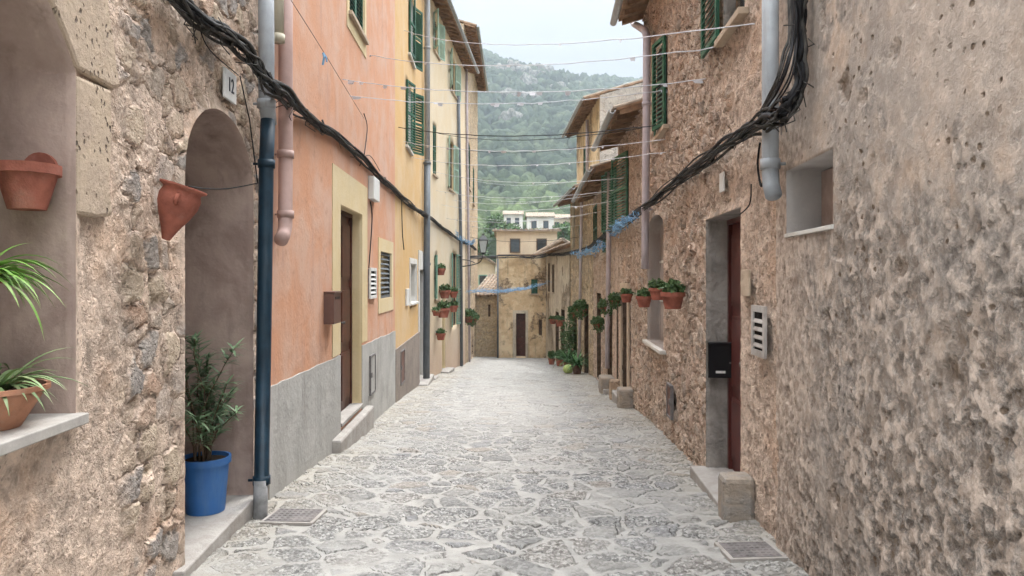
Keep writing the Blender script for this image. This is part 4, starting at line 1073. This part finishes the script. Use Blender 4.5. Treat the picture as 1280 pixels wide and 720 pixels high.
# small hanging pots: three kinds, copied
def small_pot(kind):
    r = bpy.data.objects.new('hanging_pot', None); C.objects.link(r); tag(r, 'small terracotta pot', 'potted plant')
    pot_obj('pot', M['terra'], r, Vector((0,0,0)), .115,.08,.17, rim=.045, n=18)
    mb = MB()
    if kind == 0: leafcloud(mb,(0,0,.20),.125,420,.045,.62)
    if kind == 1: leafcloud(mb,(0,0,.22),.19,800,.05,.75); leafcloud(mb,(.05,.02,.06),.15,300,.05,.9)
    if kind == 2:
        leafcloud(mb,(0,0,.20),.12,200,.05,.5)
        for i in range(40):
            a = rng.uniform(0,6.28); blade(mb,(0,0,.16),(math.cos(a),math.sin(a),rng.uniform(.8,2)),rng.uniform(.15,.28),.02,2,5)
    mb.build('foliage', M['leaf_pot'], r)
    s = MB(); s.tube([(.12*math.cos(a_*.524),.12*math.sin(a_*.524),.13) for a_ in range(13)],.006,5); s.build('ring', M['iron'], r)
    return r
protos = {}
def place_pot(fac, px, py, kind, sc, label, d=.15):
    """px,py: middle of the pot's bottom edge in the facade frame"""
    first = kind not in protos
    if first: protos[kind] = small_pot(kind); o = protos[kind]
    else: o = copy_tree(protos[kind])
    o.location = fac.pp(px,py,d); o.scale = (sc,sc,sc); o.rotation_euler = (0,0,rng.uniform(0,6.28))
    tag(o, label, 'potted plant', 'pots hung on the house walls'); return o
LP = [(551,344,0,1.0,'terracotta pot with rounded plant hung highest on the cream house'),
 (556,373,0,1.25,'terracotta pot with rounded plant below the highest one on the cream house'),
 (567,372,0,1.0,'small terracotta pot with green plant beside the pale green shutter, upper one'),
 (554,397,0,1.45,'largest terracotta pot with a low plant on the cream house'),
 (567,390,0,1.05,'small terracotta pot with green plant beside the pale green shutter, lower one'),
 (545,395,2,.8,'small reddish pot with thin leaves next to the largest pot'),
 (551,425,0,1.0,'terracotta pot with dark plant hung lowest on the cream house')]
for px,py,k,sc,lb in LP: place_pot(D_,px,py,k,sc*1.35,lb,.2)
place_pot(E_,586,403,1,1.7,'big bushy trailing plant in a pot on the brown house, nearer one'); place_pot(E_,591.5,405,1,1.6,'big bushy trailing plant in a pot on the brown house, farther one')
RP = [(R2,822,375,0,.95,'terracotta pot with grey green succulent hung beyond the larger one by the arched window'),(R2,841,386,0,1.15,'terracotta pot with succulent hung nearest, right of the arched window'),
 (R2,805,384,0,1.0,'terracotta pot with flat green plant between the downpipe and the arched window'),
 (R3,783,378,2,.95,'whitish hanging pot with thin leaves beside the narrow door surround'),(R3,769,383,1,.8,'leafy green plant in a pot below the green shutters'),
 (R4,757,392,1,1.0,'leafy green plant in a pot on the terrace house wall, nearest one'),(R4,747,412,1,1.0,'bushy plant in a pot hung low on the terrace house wall'),
 (R5,727,395,1,1.5,'large bushy plant in a pot on the corner house wall, upper one'),(R5,718,398,1,1.3,'large bushy plant in a pot on the corner house wall beside the climbing plant'),
 (R7,700,408,2,1.7,'thin leaved plant in a pot on the plastered house wall, nearer one'),(R7,691,405,2,1.4,'thin leaved plant in a pot on the plastered house wall, farther one')]
for f_,px,py,k,sc,lb in RP: place_pot(f_,px,py,k,sc*1.05,lb)
# plants standing on the street
def street_plant(x,y,h,kind,label,sc=1,potmat='terra'):
    z = grade(y)+.03; base = Vector((x,y,z)); r = empty('street_plant', base, label, 'potted plant', 'plants standing along the right wall')
    pot_obj('pot', M[potmat], r, base, .17*sc,.12*sc,.28*sc)
    mb = MB()
    if kind == 'palm':
        for i in range(90):
            a = rng.uniform(0,6.28); blade(mb, base+Vector((0,0,.25*sc)), (math.cos(a),math.sin(a),rng.uniform(.7,3)), h*rng.uniform(.6,1.1), .045, rng.uniform(.8,2.2), 6)
        mb.build('foliage', M['leaf_fern'], r, smooth=True)
    else:
        leafcloud(mb, base+Vector((0,0,.28*sc+h*.5)), h*.42 if h < 1 else .42, 1600, .07, 1.0 if h < 1 else 2.0); mb.build('foliage', M['leaf_pot'], r)
street_plant(2.28,25.2,.75,'palm','dark palm like plant in a pot nearest along the right wall',1.1,'rust')
street_plant(2.12,27.2,.95,'palm','tall arching palm like plant behind the yellow green ball',1.1)
street_plant(2.02,30.5,.4,'bush','small bushy plant in a terracotta pot by the far right wall')
street_plant(1.75,31.8,.35,'bush','small bushy plant furthest along the right wall',.9)
street_plant(2.28,28.5,1.7,'bush','tall dark shrub in a pot climbing the corner house wall',1)
p = Vector((2.0,25.6,grade(25.6)+.02)); mb = MB(); mb.lathe([(0,0),(.13,.02),(.185,.10),(.19,.17),(.15,.26),(.07,.31),(0,.32)],20,Matrix.Translation(p))
tag(mb.build('round_gourd', M['melon'], smooth=True, origin=p), 'round pale yellow green gourd on the paving in front of the palm plants','gourd')

# trees near the village
def tree(x,y,z,h,r_,label,mat='leaf_far'):
    t = empty('garden_tree', (x,y,z), label, 'tree','garden trees below the hill')
    s = MB(); s.tube([(x,y,z),(x+.1,y,z+h*.3),(x-.1,y+.1,z+h*.6)],[.22,.16,.1],8)
    for i in range(6):
        a = i*1.05; s.tube([(x,y,z+h*.35),(x+math.cos(a)*r_*.4,y+math.sin(a)*r_*.4,z+h*.6),(x+math.cos(a)*r_*.7,y+math.sin(a)*r_*.7,z+h*.78)],[.1,.06,.03],6)
    s.build('trunk', M['bark'], t, smooth=True)
    mb = MB()
    for i in range(16):
        a = rng.uniform(0,6.28); q_ = rng.uniform(.1,.75)*r_
        leafcloud(mb,(x+math.cos(a)*q_,y+math.sin(a)*q_,z+h*rng.uniform(.52,.9)),r_*rng.uniform(.28,.45),260,.30,.8)
    mb.build('crown', M[mat], t); return t
tree(3.0,76,1.0,6.2,1.9,'round bright green tree above the cream gabled house')
tree(.6,104,3.0,6.5,2.4,'green garden tree between two pale village houses')
tree(-4.4,75,0.5,6.0,2.4,'dense green tree left of the village houses behind the pale house')
tree(8.4,108,3.0,7.0,2.6,'green tree beside the white houses on the right')
tree(-2.0,118,5,7,3,'green tree higher on the slope between the village houses')

# ================================================================== CABLES, CORDS, LAMP
def curve_pts(pts, sub=6):
    out = []
    P = [pts[0]]+pts+[pts[-1]]
    for i in range(1,len(P)-2):
        for k in range(sub):
            t = k/sub; a,b,c,d = P[i-1],P[i],P[i+1],P[i+2]
            out.append(.5*((2*b)+(c-a)*t+(2*a-5*b+4*c-d)*t*t+(3*b-a-3*c+d)*t**3))
    out.append(pts[-1]); return out
def bundle(name, pts, label, n=8, spread=.045, r=.011, seed=1, fuzz=0):
    rnd = random.Random(seed); mb = MB(); base = curve_pts(pts, 8)
    for k in range(n):
        o = Vector((rnd.gauss(0,spread*.5),rnd.gauss(0,spread*.5),rnd.gauss(0,spread))); ph = rnd.uniform(0,50)
        q_ = []
        for i,p in enumerate(base):
            j = Vector((mnoise.noise(Vector((i*.16,ph,0))),mnoise.noise(Vector((i*.16,ph,7))),mnoise.noise(Vector((i*.16,ph,13))))) * spread*1.6
            q_.append(p+o+j)
        mb.tube(q_, r*rnd.choice([.55,.8,1,1.25,1.5]), 6, 0 if rnd.random() < .62 else 1)
    for i in range(3,len(base)-2,5):      # ties and loose tails
        p = base[i]; mb.tube([p+Vector((0,0,spread*1.5)),p+Vector((.02,0,0)),p-Vector((0,0,spread*1.5))],.012,5,1)
    for i in range(fuzz):
        p = base[rnd.randrange(2,len(base)-2)]; L = rnd.uniform(.06,.2)
        a = p+Vector((0,rnd.gauss(0,.05),rnd.gauss(0,.03)))
        mb.tube([a, a+Vector((rnd.gauss(0,.03),rnd.gauss(0,.06),-L*.4)), a+Vector((rnd.gauss(0,.05),rnd.gauss(0,.12),-L*rnd.uniform(.2,1)))], .004, 4, 1)
    return tag(mb.build(name, [M['cable'],M['cableg']], smooth=True, origin=base[0]), label, 'cables')
lpts = [A_.pp(205,-22,.07),A_.pp(240,12,.07),A_.pp(280,42,.08),A_.pp(312,68,.13),A_.pp(334,96,.23)]+[B_.pp(358,118,.21),B_.pp(384,143,.08),B_.pp(415,164,.06),B_.pp(448,192,.06),B_.pp(478,222,.06)]+[Cc.pp(500,243,.06),Cc.pp(518,259,.07),Cc.pp(530,267,.16)]+[D_.pp(542,275,.10),D_.pp(560,289,.06),D_.pp(576,300,.1)]+[E_.pp(588,306,.08),E_.pp(595,312,.06)]
bundle('cable_bundle', lpts, 'thick tangled black cable bundle running down the left house fronts', 12, .036, .013, 3, 110)
rpts = [R1.pp(1004,-60,.06),R1.pp(1003,0,.06),R1.pp(1002,60,.06),R1.pp(1000,105,.08),R1.pp(988,134,.14),R1.pp(972,146,.19)]+[R2.pp(955,154,.16),R2.pp(925,172,.08),R2.pp(885,200,.06),R2.pp(850,224,.06),R2.pp(818,250,.15)]+[R3.pp(795,268,.1),R3.pp(772,285,.06)]+[R4.pp(760,292,.07),R4.pp(745,303,.07)]+[R5.pp(733,311,.07),R5.pp(715,316,.07)]+[R7.pp(700,318,.07),R7.pp(686,319,.07)]
bundle('cable_bundle', rpts, 'thick black cable bundle bending from the grey pipe along the right house fronts', 12, .032, .013, 5, 60)
# extra loops near the bend
mb = MB(); rnd = random.Random(4)
for k in range(7):
    o = rnd.uniform(-6,6)
    q_ = curve_pts([R1.pp(990+o*1.2,-40,.08),R1.pp(992+o,40,.10),R1.pp(985+o,80+o*3,.16),R1.pp(972,112+o*3,.20),R2.pp(962,128+o*2,.18),R2.pp(948,150+o,.14)],6)
    mb.tube(q_, rnd.choice([.006,.009,.012]), 6, rnd.choice([0,0,1]))
tag(mb.build('cable_loops', [M['cable'],M['cableg']], smooth=True, origin=R1.pp(990,0,.1)), 'loose black cable loops crossing the grey pipe on the right wall', 'cables')
mb = MB(); mb.tube(curve_pts([A_.pp(248,30,.05),A_.pp(262,62,.03),A_.pp(298,94,.03)],6),.004,5); mb.tube(curve_pts([A_.pp(225,5,.05),A_.pp(262,38,.03),A_.pp(322,64,.06)],6),.004,5)
mb.tube(curve_pts([A_.pp(236,233,.02),A_.pp(262,236,.01),A_.pp(290,235,.01),A_.pp(326,228,.03)],6),.005,5)
mb.tube([A_.pp(300,95,.03),A_.pp(312,150,.03),A_.pp(322,228,.04)],.005,5)
tag(mb.build('thin_cables', M['cable'], smooth=True, origin=A_.pp(250,40,.05)), 'thin black wires above and across the arched doorway','cable')
mb = MB(); mb.tube(curve_pts([B_.pp(356,-12,.35),B_.pp(404,64,.16),B_.pp(455,148,.05)],8),.003,5)
mb.tube(curve_pts([B_.pp(455,142,.03),B_.pp(459,160,.03),B_.pp(455,196,.05)],6),.008,5); mb.tube(curve_pts([B_.pp(452,198,.04),B_.pp(463,195,.04),B_.pp(475,214,.05)],6),.006,5)
tag(mb.build('thin_cables', M['cable'], smooth=True, origin=B_.pp(400,60,.1)), 'thin dark wires drooping over the salmon wall','cable')
mb = MB(); p = B_.pp(404,66,.17); mb.tube([p,p+Vector((.01,0,-.05)),p+Vector((-.01,.02,-.13))],.013,6); mb.tube([p+Vector((0,.01,0)),p+Vector((.03,.02,-.05)),p+Vector((.03,.04,-.09))],.010,6)
tag(mb.build('cloth_scrap', M['ribbon'], origin=p), 'small blue scrap of cloth tied to the wire on the salmon wall','scrap of cloth')
mb = MB(); mb.tube(curve_pts([R2.pp(939,268-38,.03),R2.pp(937,255,.03),R2.pp(925,268,.03)],5),.006,5)
tag(mb.build('thin_cable', M['cable'], smooth=True, origin=R2.pp(939,240,.03)), 'short dark wire tail above the red door','cable')
mb = MB(); mb.tube(curve_pts([R2.pp(950,178,.05),R2.pp(947,205,.06),R2.pp(951,232,.06),R2.pp(955,225,.06)],5),.009,5)
tag(mb.build('thin_cable', M['cable'], smooth=True, origin=R2.pp(950,205,.06)), 'curled black cable end hanging below the bundle beside the grey pipe','cable')
mb = MB(); mb.tube(curve_pts([Cc.pp(502,250,.05),Cc.pp(503,290,.04),Cc.pp(505,312,.05)],5),.012,5); mb.tube(curve_pts([B_.pp(463,252,.05),B_.pp(465,275,.04),B_.pp(461,335,.03)],5),.010,5)
tag(mb.build('thin_cables', M['cable'], smooth=True, origin=Cc.pp(502,250,.03)), 'dark wires hanging down beside the louvred window','cable')

W = [(Cc,505,38,R2,943,29,'w'),(B_,462,69,R2,900,58,'w'),(B_,428,99,R2,882,99,'w'),(B_,437,120,R2,833,112,'w'),(Cc,498,159,R2,830,155,'k'),(Cc,505,177,R2,832,174,'w'),
     (Cc,512,196,R2,832,190,'w'),(D_,541,165,R3,803,160,'k'),(D_,540,214,R3,785,222,'w'),(D_,545,238,R3,781,236,'w'),(D_,552,256,R3,776,250,'w'),(D_,558,273,R4,764,262,'w'),
     (D_,566,250,R4,760,240,'w'),(E_,584,270,R5,735,268,'w'),(E_,585,282,R5,728,281,'w'),(D_,575,186,R4,748,180,'k'),(E_,586,296,R5,725,296,'k'),(E_,588,225,R5,728,225,'w'),(E_,587,245,R5,730,246,'w')]
nm = ['highest','second highest','third highest','fourth','fifth','sixth','seventh','eighth','ninth','tenth','eleventh','twelfth','thirteenth','fourteenth','fifteenth','sixteenth','seventeenth','eighteenth','nineteenth']
order = sorted(range(len(W)), key=lambda i: (W[i][2]+W[i][5])/2)
for rank,i in enumerate(order):
    f1,a,b,f2,c,d,kd = W[i]
    p,q_ = f1.pp(a,b,.0), f2.pp(c,d,.0); sag = .10+.012*(q_-p).length; mb = MB(); n = 26
    pts = [p.lerp(q_,t/n)-Vector((0,0,4*sag*(t/n)*(1-t/n)))+Vector((0,0,mnoise.noise(Vector((t*.7,i*5,0)))*.018)) for t in range(n+1)]
    mb.tube(pts, .0055 if kd == 'w' else .008, 5)
    if kd == 'w':
        for k in range(12 if rank in (2,3,5,6) else 5):       # scraps of paper still tied on
            t = rng.random(); u = p.lerp(q_,t)-Vector((0,0,4*sag*t*(1-t))); w_ = rng.uniform(.02,.06)
            e = (q_-p).normalized()*w_; dn = Vector((rng.normal()*.01,rng.normal()*.01,-rng.uniform(.015,.05)))
            mb.add([u-e,u+e,u+e*.8+dn,u-e*.8+dn],[(0,1,2,3)])
    tag(mb.build('street_line', M['cordw'] if kd == 'w' else M['cable'], origin=p),
        ('white cord with paper scraps strung across the street, ' if kd == 'w' else 'thin black cable strung across the street, ')+nm[rank]+' of the lines', 'cord','lines strung across the street')
# blue ribbon garlands
def garland(pts, n, spread, label, r=.005, seed=2):
    rnd = random.Random(seed); mb = MB(); base = curve_pts(pts, 6)
    for k in range(n):
        i0 = rnd.randrange(0,max(1,len(base)-6)); q_ = []
        for i in range(i0, min(len(base), i0+rnd.randrange(5,16))):
            q_.append(base[i]+Vector((rnd.gauss(0,spread),rnd.gauss(0,spread),rnd.gauss(0,spread))))
        if len(q_) > 2:
            mb.tube(curve_pts(q_,3), r*rnd.uniform(.6,1.2), 4)
            for p in q_[::2]:
                e = Vector((rnd.gauss(0,1),rnd.gauss(0,1),rnd.gauss(0,1))).normalized()*spread*.6
                mb.add([p,p+e,p+e+Vector((0,0,-spread*.4)),p-Vector((0,0,spread*.5))],[(0,1,2,3)])
    tag(mb.build('ribbon_garland', M['ribbon'], origin=base[0]), label, 'garland')
garland([R3.pp(796,262,.3),R3.pp(785,275,.3),R3.pp(772,282,.25),R3.pp(768,292,.2)], 16, .06, 'tangled blue ribbon hanging at the cables by the lilac downpipe', seed=3)
garland([R4.pp(757,305,.25),R4.pp(744,310,.3),R5.pp(730,316,.3),R5.pp(715,316,.3)], 15, .07, 'tangled blue ribbon lying along the cables on the terrace house', seed=4)
garland([Vector((1.9,36,1.45)),Vector((.8,35,1.15)),Vector((-.6,34,1.0)),Vector((-2.1,33.5,1.0))], 24, .06, 'blue ribbon garland strung across the street end below the ochre house window', .0055, 5)
garland([D_.pp(570,289,.2),D_.pp(576,298,.3),E_.pp(590,304,.5),E_.pp(594,300,.7)], 14, .06, 'blue ribbon knotted round the cables beside the street lamp', seed=6)
# extra cables along the far right houses and across the far end
far = [R7.pp(688,318,.1),Vector((1.2,39.6,2.75)),Vector((0,39.7,2.80)),Vector((-.9,38,2.7)),Vector((-2.0,34,2.55))]
bundle('cable_bundle', far, 'black cables looping across the top of the ochre house at the street end', 7, .05, .02, 9, 30)

# street lamp on curved bracket
lp = Vector((-1.22,30.6,2.62)); LS = 1.35; base = Vector((-2.16,30.6,2.35))
r = empty('street_lamp', base, 'glass street lantern on a black bracket on the left wall above the street', 'street lamp')
s = MB(); s.tube(curve_pts([base+Vector((-.12,0,-.25)),base+Vector((.35,0,-.20)),base+Vector((.8,0,-.05)),lp+Vector((0,0,.03))],6),.022,8)
s.tube(curve_pts([base+Vector((-.12,0,.05)),base+Vector((.3,0,.02)),base+Vector((.6,0,-.10))],6),.016,8)
s.build('bracket', M['black'], r, smooth=True)
s = MB(); T = Matrix.Translation(lp)@Matrix.Rotation(math.radians(45),4,'Z')@Matrix.Scale(LS,4)
s.lathe([(.10,.06),(.19,.42),(.19,.44)],4,T); s.build('glass_body', M['glass'], r)
s = MB()
for k in range(4):
    a = math.pi/4+k*math.pi/2+math.radians(0); s.tube([lp+Vector((math.cos(a)*.105,math.sin(a)*.105,.05))*LS,lp+Vector((math.cos(a)*.197,math.sin(a)*.197,.44))*LS],.014,5)
s.lathe([(0,0),(.07,.02),(.11,.06)],4,T); s.lathe([(.215,.43),(.21,.46),(.09,.56),(.05,.60),(.05,.64),(0,.68)],4,T); s.build('cage', M['black'], r)

# drain covers
def cover(x0,x1,y0,y1,label):
    r = empty('drain_cover', ((x0+x1)/2,(y0+y1)/2,grade((y0+y1)/2)), label, 'drain cover','drain covers in the paving')
    def gz(x,y): return -.07*y+.022*max(0,min(1.4,abs(x)-1.0))+.010*math.sin(x*1.9+y*.8)+.012*math.sin(y*.55+x*.7)
    mb = MB(); p = [(x0,y0),(x1,y0),(x1,y1),(x0,y1)]; mb.hexa([(x,y,gz(x,y)-.05) for x,y in p]+[(x,y,gz(x,y)+.007) for x,y in p]); mb.build('rim', M['concrete'], r, bevel=.004)
    k = .03; p = [(x0+k,y0+k),(x1-k,y0+k),(x1-k,y1-k),(x0+k,y1-k)]
    mb = MB(); mb.hexa([(x,y,gz(x,y)) for x,y in p]+[(x,y,gz(x,y)+.011) for x,y in p])
    for i in range(8):
        for j in range(6):
            x = x0+k+(x1-x0-2*k)*(i+.5)/8; y = y0+k+(y1-y0-2*k)*(j+.5)/6; z = gz(x,y)+.011; mb.box(x-.012,x+.012,y-.006,y+.006,z-.002,z+.003)
    mb.build('lid', M['iron'], r)
cover(-2.03,-1.60,5.78,6.24,'small square iron drain cover at the foot of the teal drainpipe')
cover(1.50,1.90,4.95,5.35,'square iron drain cover by the right wall near the stone block')

# ================================================================== AIR, SKY, LIGHT, CAMERA
hz = MB(); hz.box(-3400,3400,-3400,4400,-40,330)
hm = bpy.data.materials.new('haze'); hm.use_nodes = True; nt = hm.node_tree; nt.nodes.clear()
o_ = nt.nodes.new('ShaderNodeOutputMaterial'); v_ = nt.nodes.new('ShaderNodeVolumePrincipled'); v_.inputs['Density'].default_value = .0005
v_.inputs['Color'].default_value = (.80,.90,1,1); nt.links.new(v_.outputs[0], o_.inputs['Volume'])
tag(hz.build('haze', hm), kind='stuff')

w = bpy.data.worlds.new('World'); bpy.context.scene.world = w; w.use_nodes = True; nt = w.node_tree; nt.nodes.clear()
N = nt.nodes.new; L = nt.links.new
SE, SR = 58, 20
sky = N('ShaderNodeTexSky'); sky.sky_type = 'NISHITA'; sky.sun_disc = False; sky.sun_elevation = math.radians(SE); sky.sun_rotation = math.radians(SR); sky.dust_density = 2.5; sky.air_density = 1.2
tc = N('ShaderNodeTexCoord'); sp = N('ShaderNodeSeparateXYZ'); L(tc.outputs['Generated'], sp.inputs[0])
pw = N('ShaderNodeMath'); pw.operation = 'POWER'; pw.use_clamp = True; pc = N('ShaderNodeMath'); pc.operation = 'MAXIMUM'; L(sp.outputs[2], pc.inputs[0]); pc.inputs[1].default_value = 0; L(pc.outputs[0], pw.inputs[0]); pw.inputs[1].default_value = 3.0
mr = N('ShaderNodeMapRange'); L(pw.outputs[0], mr.inputs[0]); mr.inputs[1].default_value = 0; mr.inputs[2].default_value = 1; mr.inputs[3].default_value = .075; mr.inputs[4].default_value = 4.6
mp = N('ShaderNodeMapping'); mp.inputs['Scale'].default_value = (1,1,3.2); L(tc.outputs['Generated'], mp.inputs[0])
no = N('ShaderNodeTexNoise'); no.inputs['Scale'].default_value = 2.4; no.inputs['Detail'].default_value = 7; no.inputs['Roughness'].default_value = .55; L(mp.outputs[0], no.inputs['Vector'])
mn = N('ShaderNodeMapRange'); L(no.outputs[0], mn.inputs[0]); mn.inputs[1].default_value = .35; mn.inputs[2].default_value = .68; mn.inputs[3].default_value = .72; mn.inputs[4].default_value = 1.0
cl = N('ShaderNodeVectorMath'); cl.operation = 'SCALE'; cl.inputs[0].default_value = (12.2,12.65,13.1); ml = N('ShaderNodeMath'); ml.operation = 'MULTIPLY'
L(mr.outputs[0], ml.inputs[0]); L(mn.outputs[0], ml.inputs[1]); L(ml.outputs[0], cl.inputs['Scale'])
mx = N('ShaderNodeMix'); mx.data_type = 'RGBA'; mx.inputs[0].default_value = .93; L(sky.outputs[0], mx.inputs[6]); L(cl.outputs[0], mx.inputs[7])
bg = N('ShaderNodeBackground'); bg.inputs['Strength'].default_value = .12; L(mx.outputs[2], bg.inputs[0]); wo = N('ShaderNodeOutputWorld'); L(bg.outputs[0], wo.inputs[0])

sd = bpy.data.lights.new('sun','SUN'); sd.energy = 1.4; sd.angle = math.radians(16); sd.color = (1,.97,.93)
so = bpy.data.objects.new('sun', sd); C.objects.link(so)
# direction towards the sun
e,a = math.radians(SE), math.radians(SR)
dv = Vector((math.sin(a)*math.cos(e), math.cos(a)*math.cos(e), math.sin(e)))
so.rotation_euler = dv.to_track_quat('Z','Y').to_euler(); so.location = (0,0,40)

cd = bpy.data.cameras.new('camera'); cam = bpy.data.objects.new('camera', cd); C.objects.link(cam)
cd.sensor_width = 36; cd.lens = 36*F/1280; cd.shift_y = -(360-HY)/1280; cd.clip_end = 9000; cd.clip_start = .05
cam.location = (0,0,CZ); cam.rotation_euler = (math.radians(90),0,0)
sc = bpy.context.scene; sc.camera = cam
sc.view_settings.view_transform = 'Standard'; sc.view_settings.look = 'None'; sc.view_settings.gamma = 1; sc.view_settings.exposure = 1.10
sc.cycles.volume_bounces = 0; sc.cycles.max_bounces = 4; sc.cycles.diffuse_bounces = 2; sc.cycles.glossy_bounces = 2; sc.cycles.use_adaptive_sampling = True; sc.cycles.adaptive_threshold = .045
sc.cycles.use_denoising = True
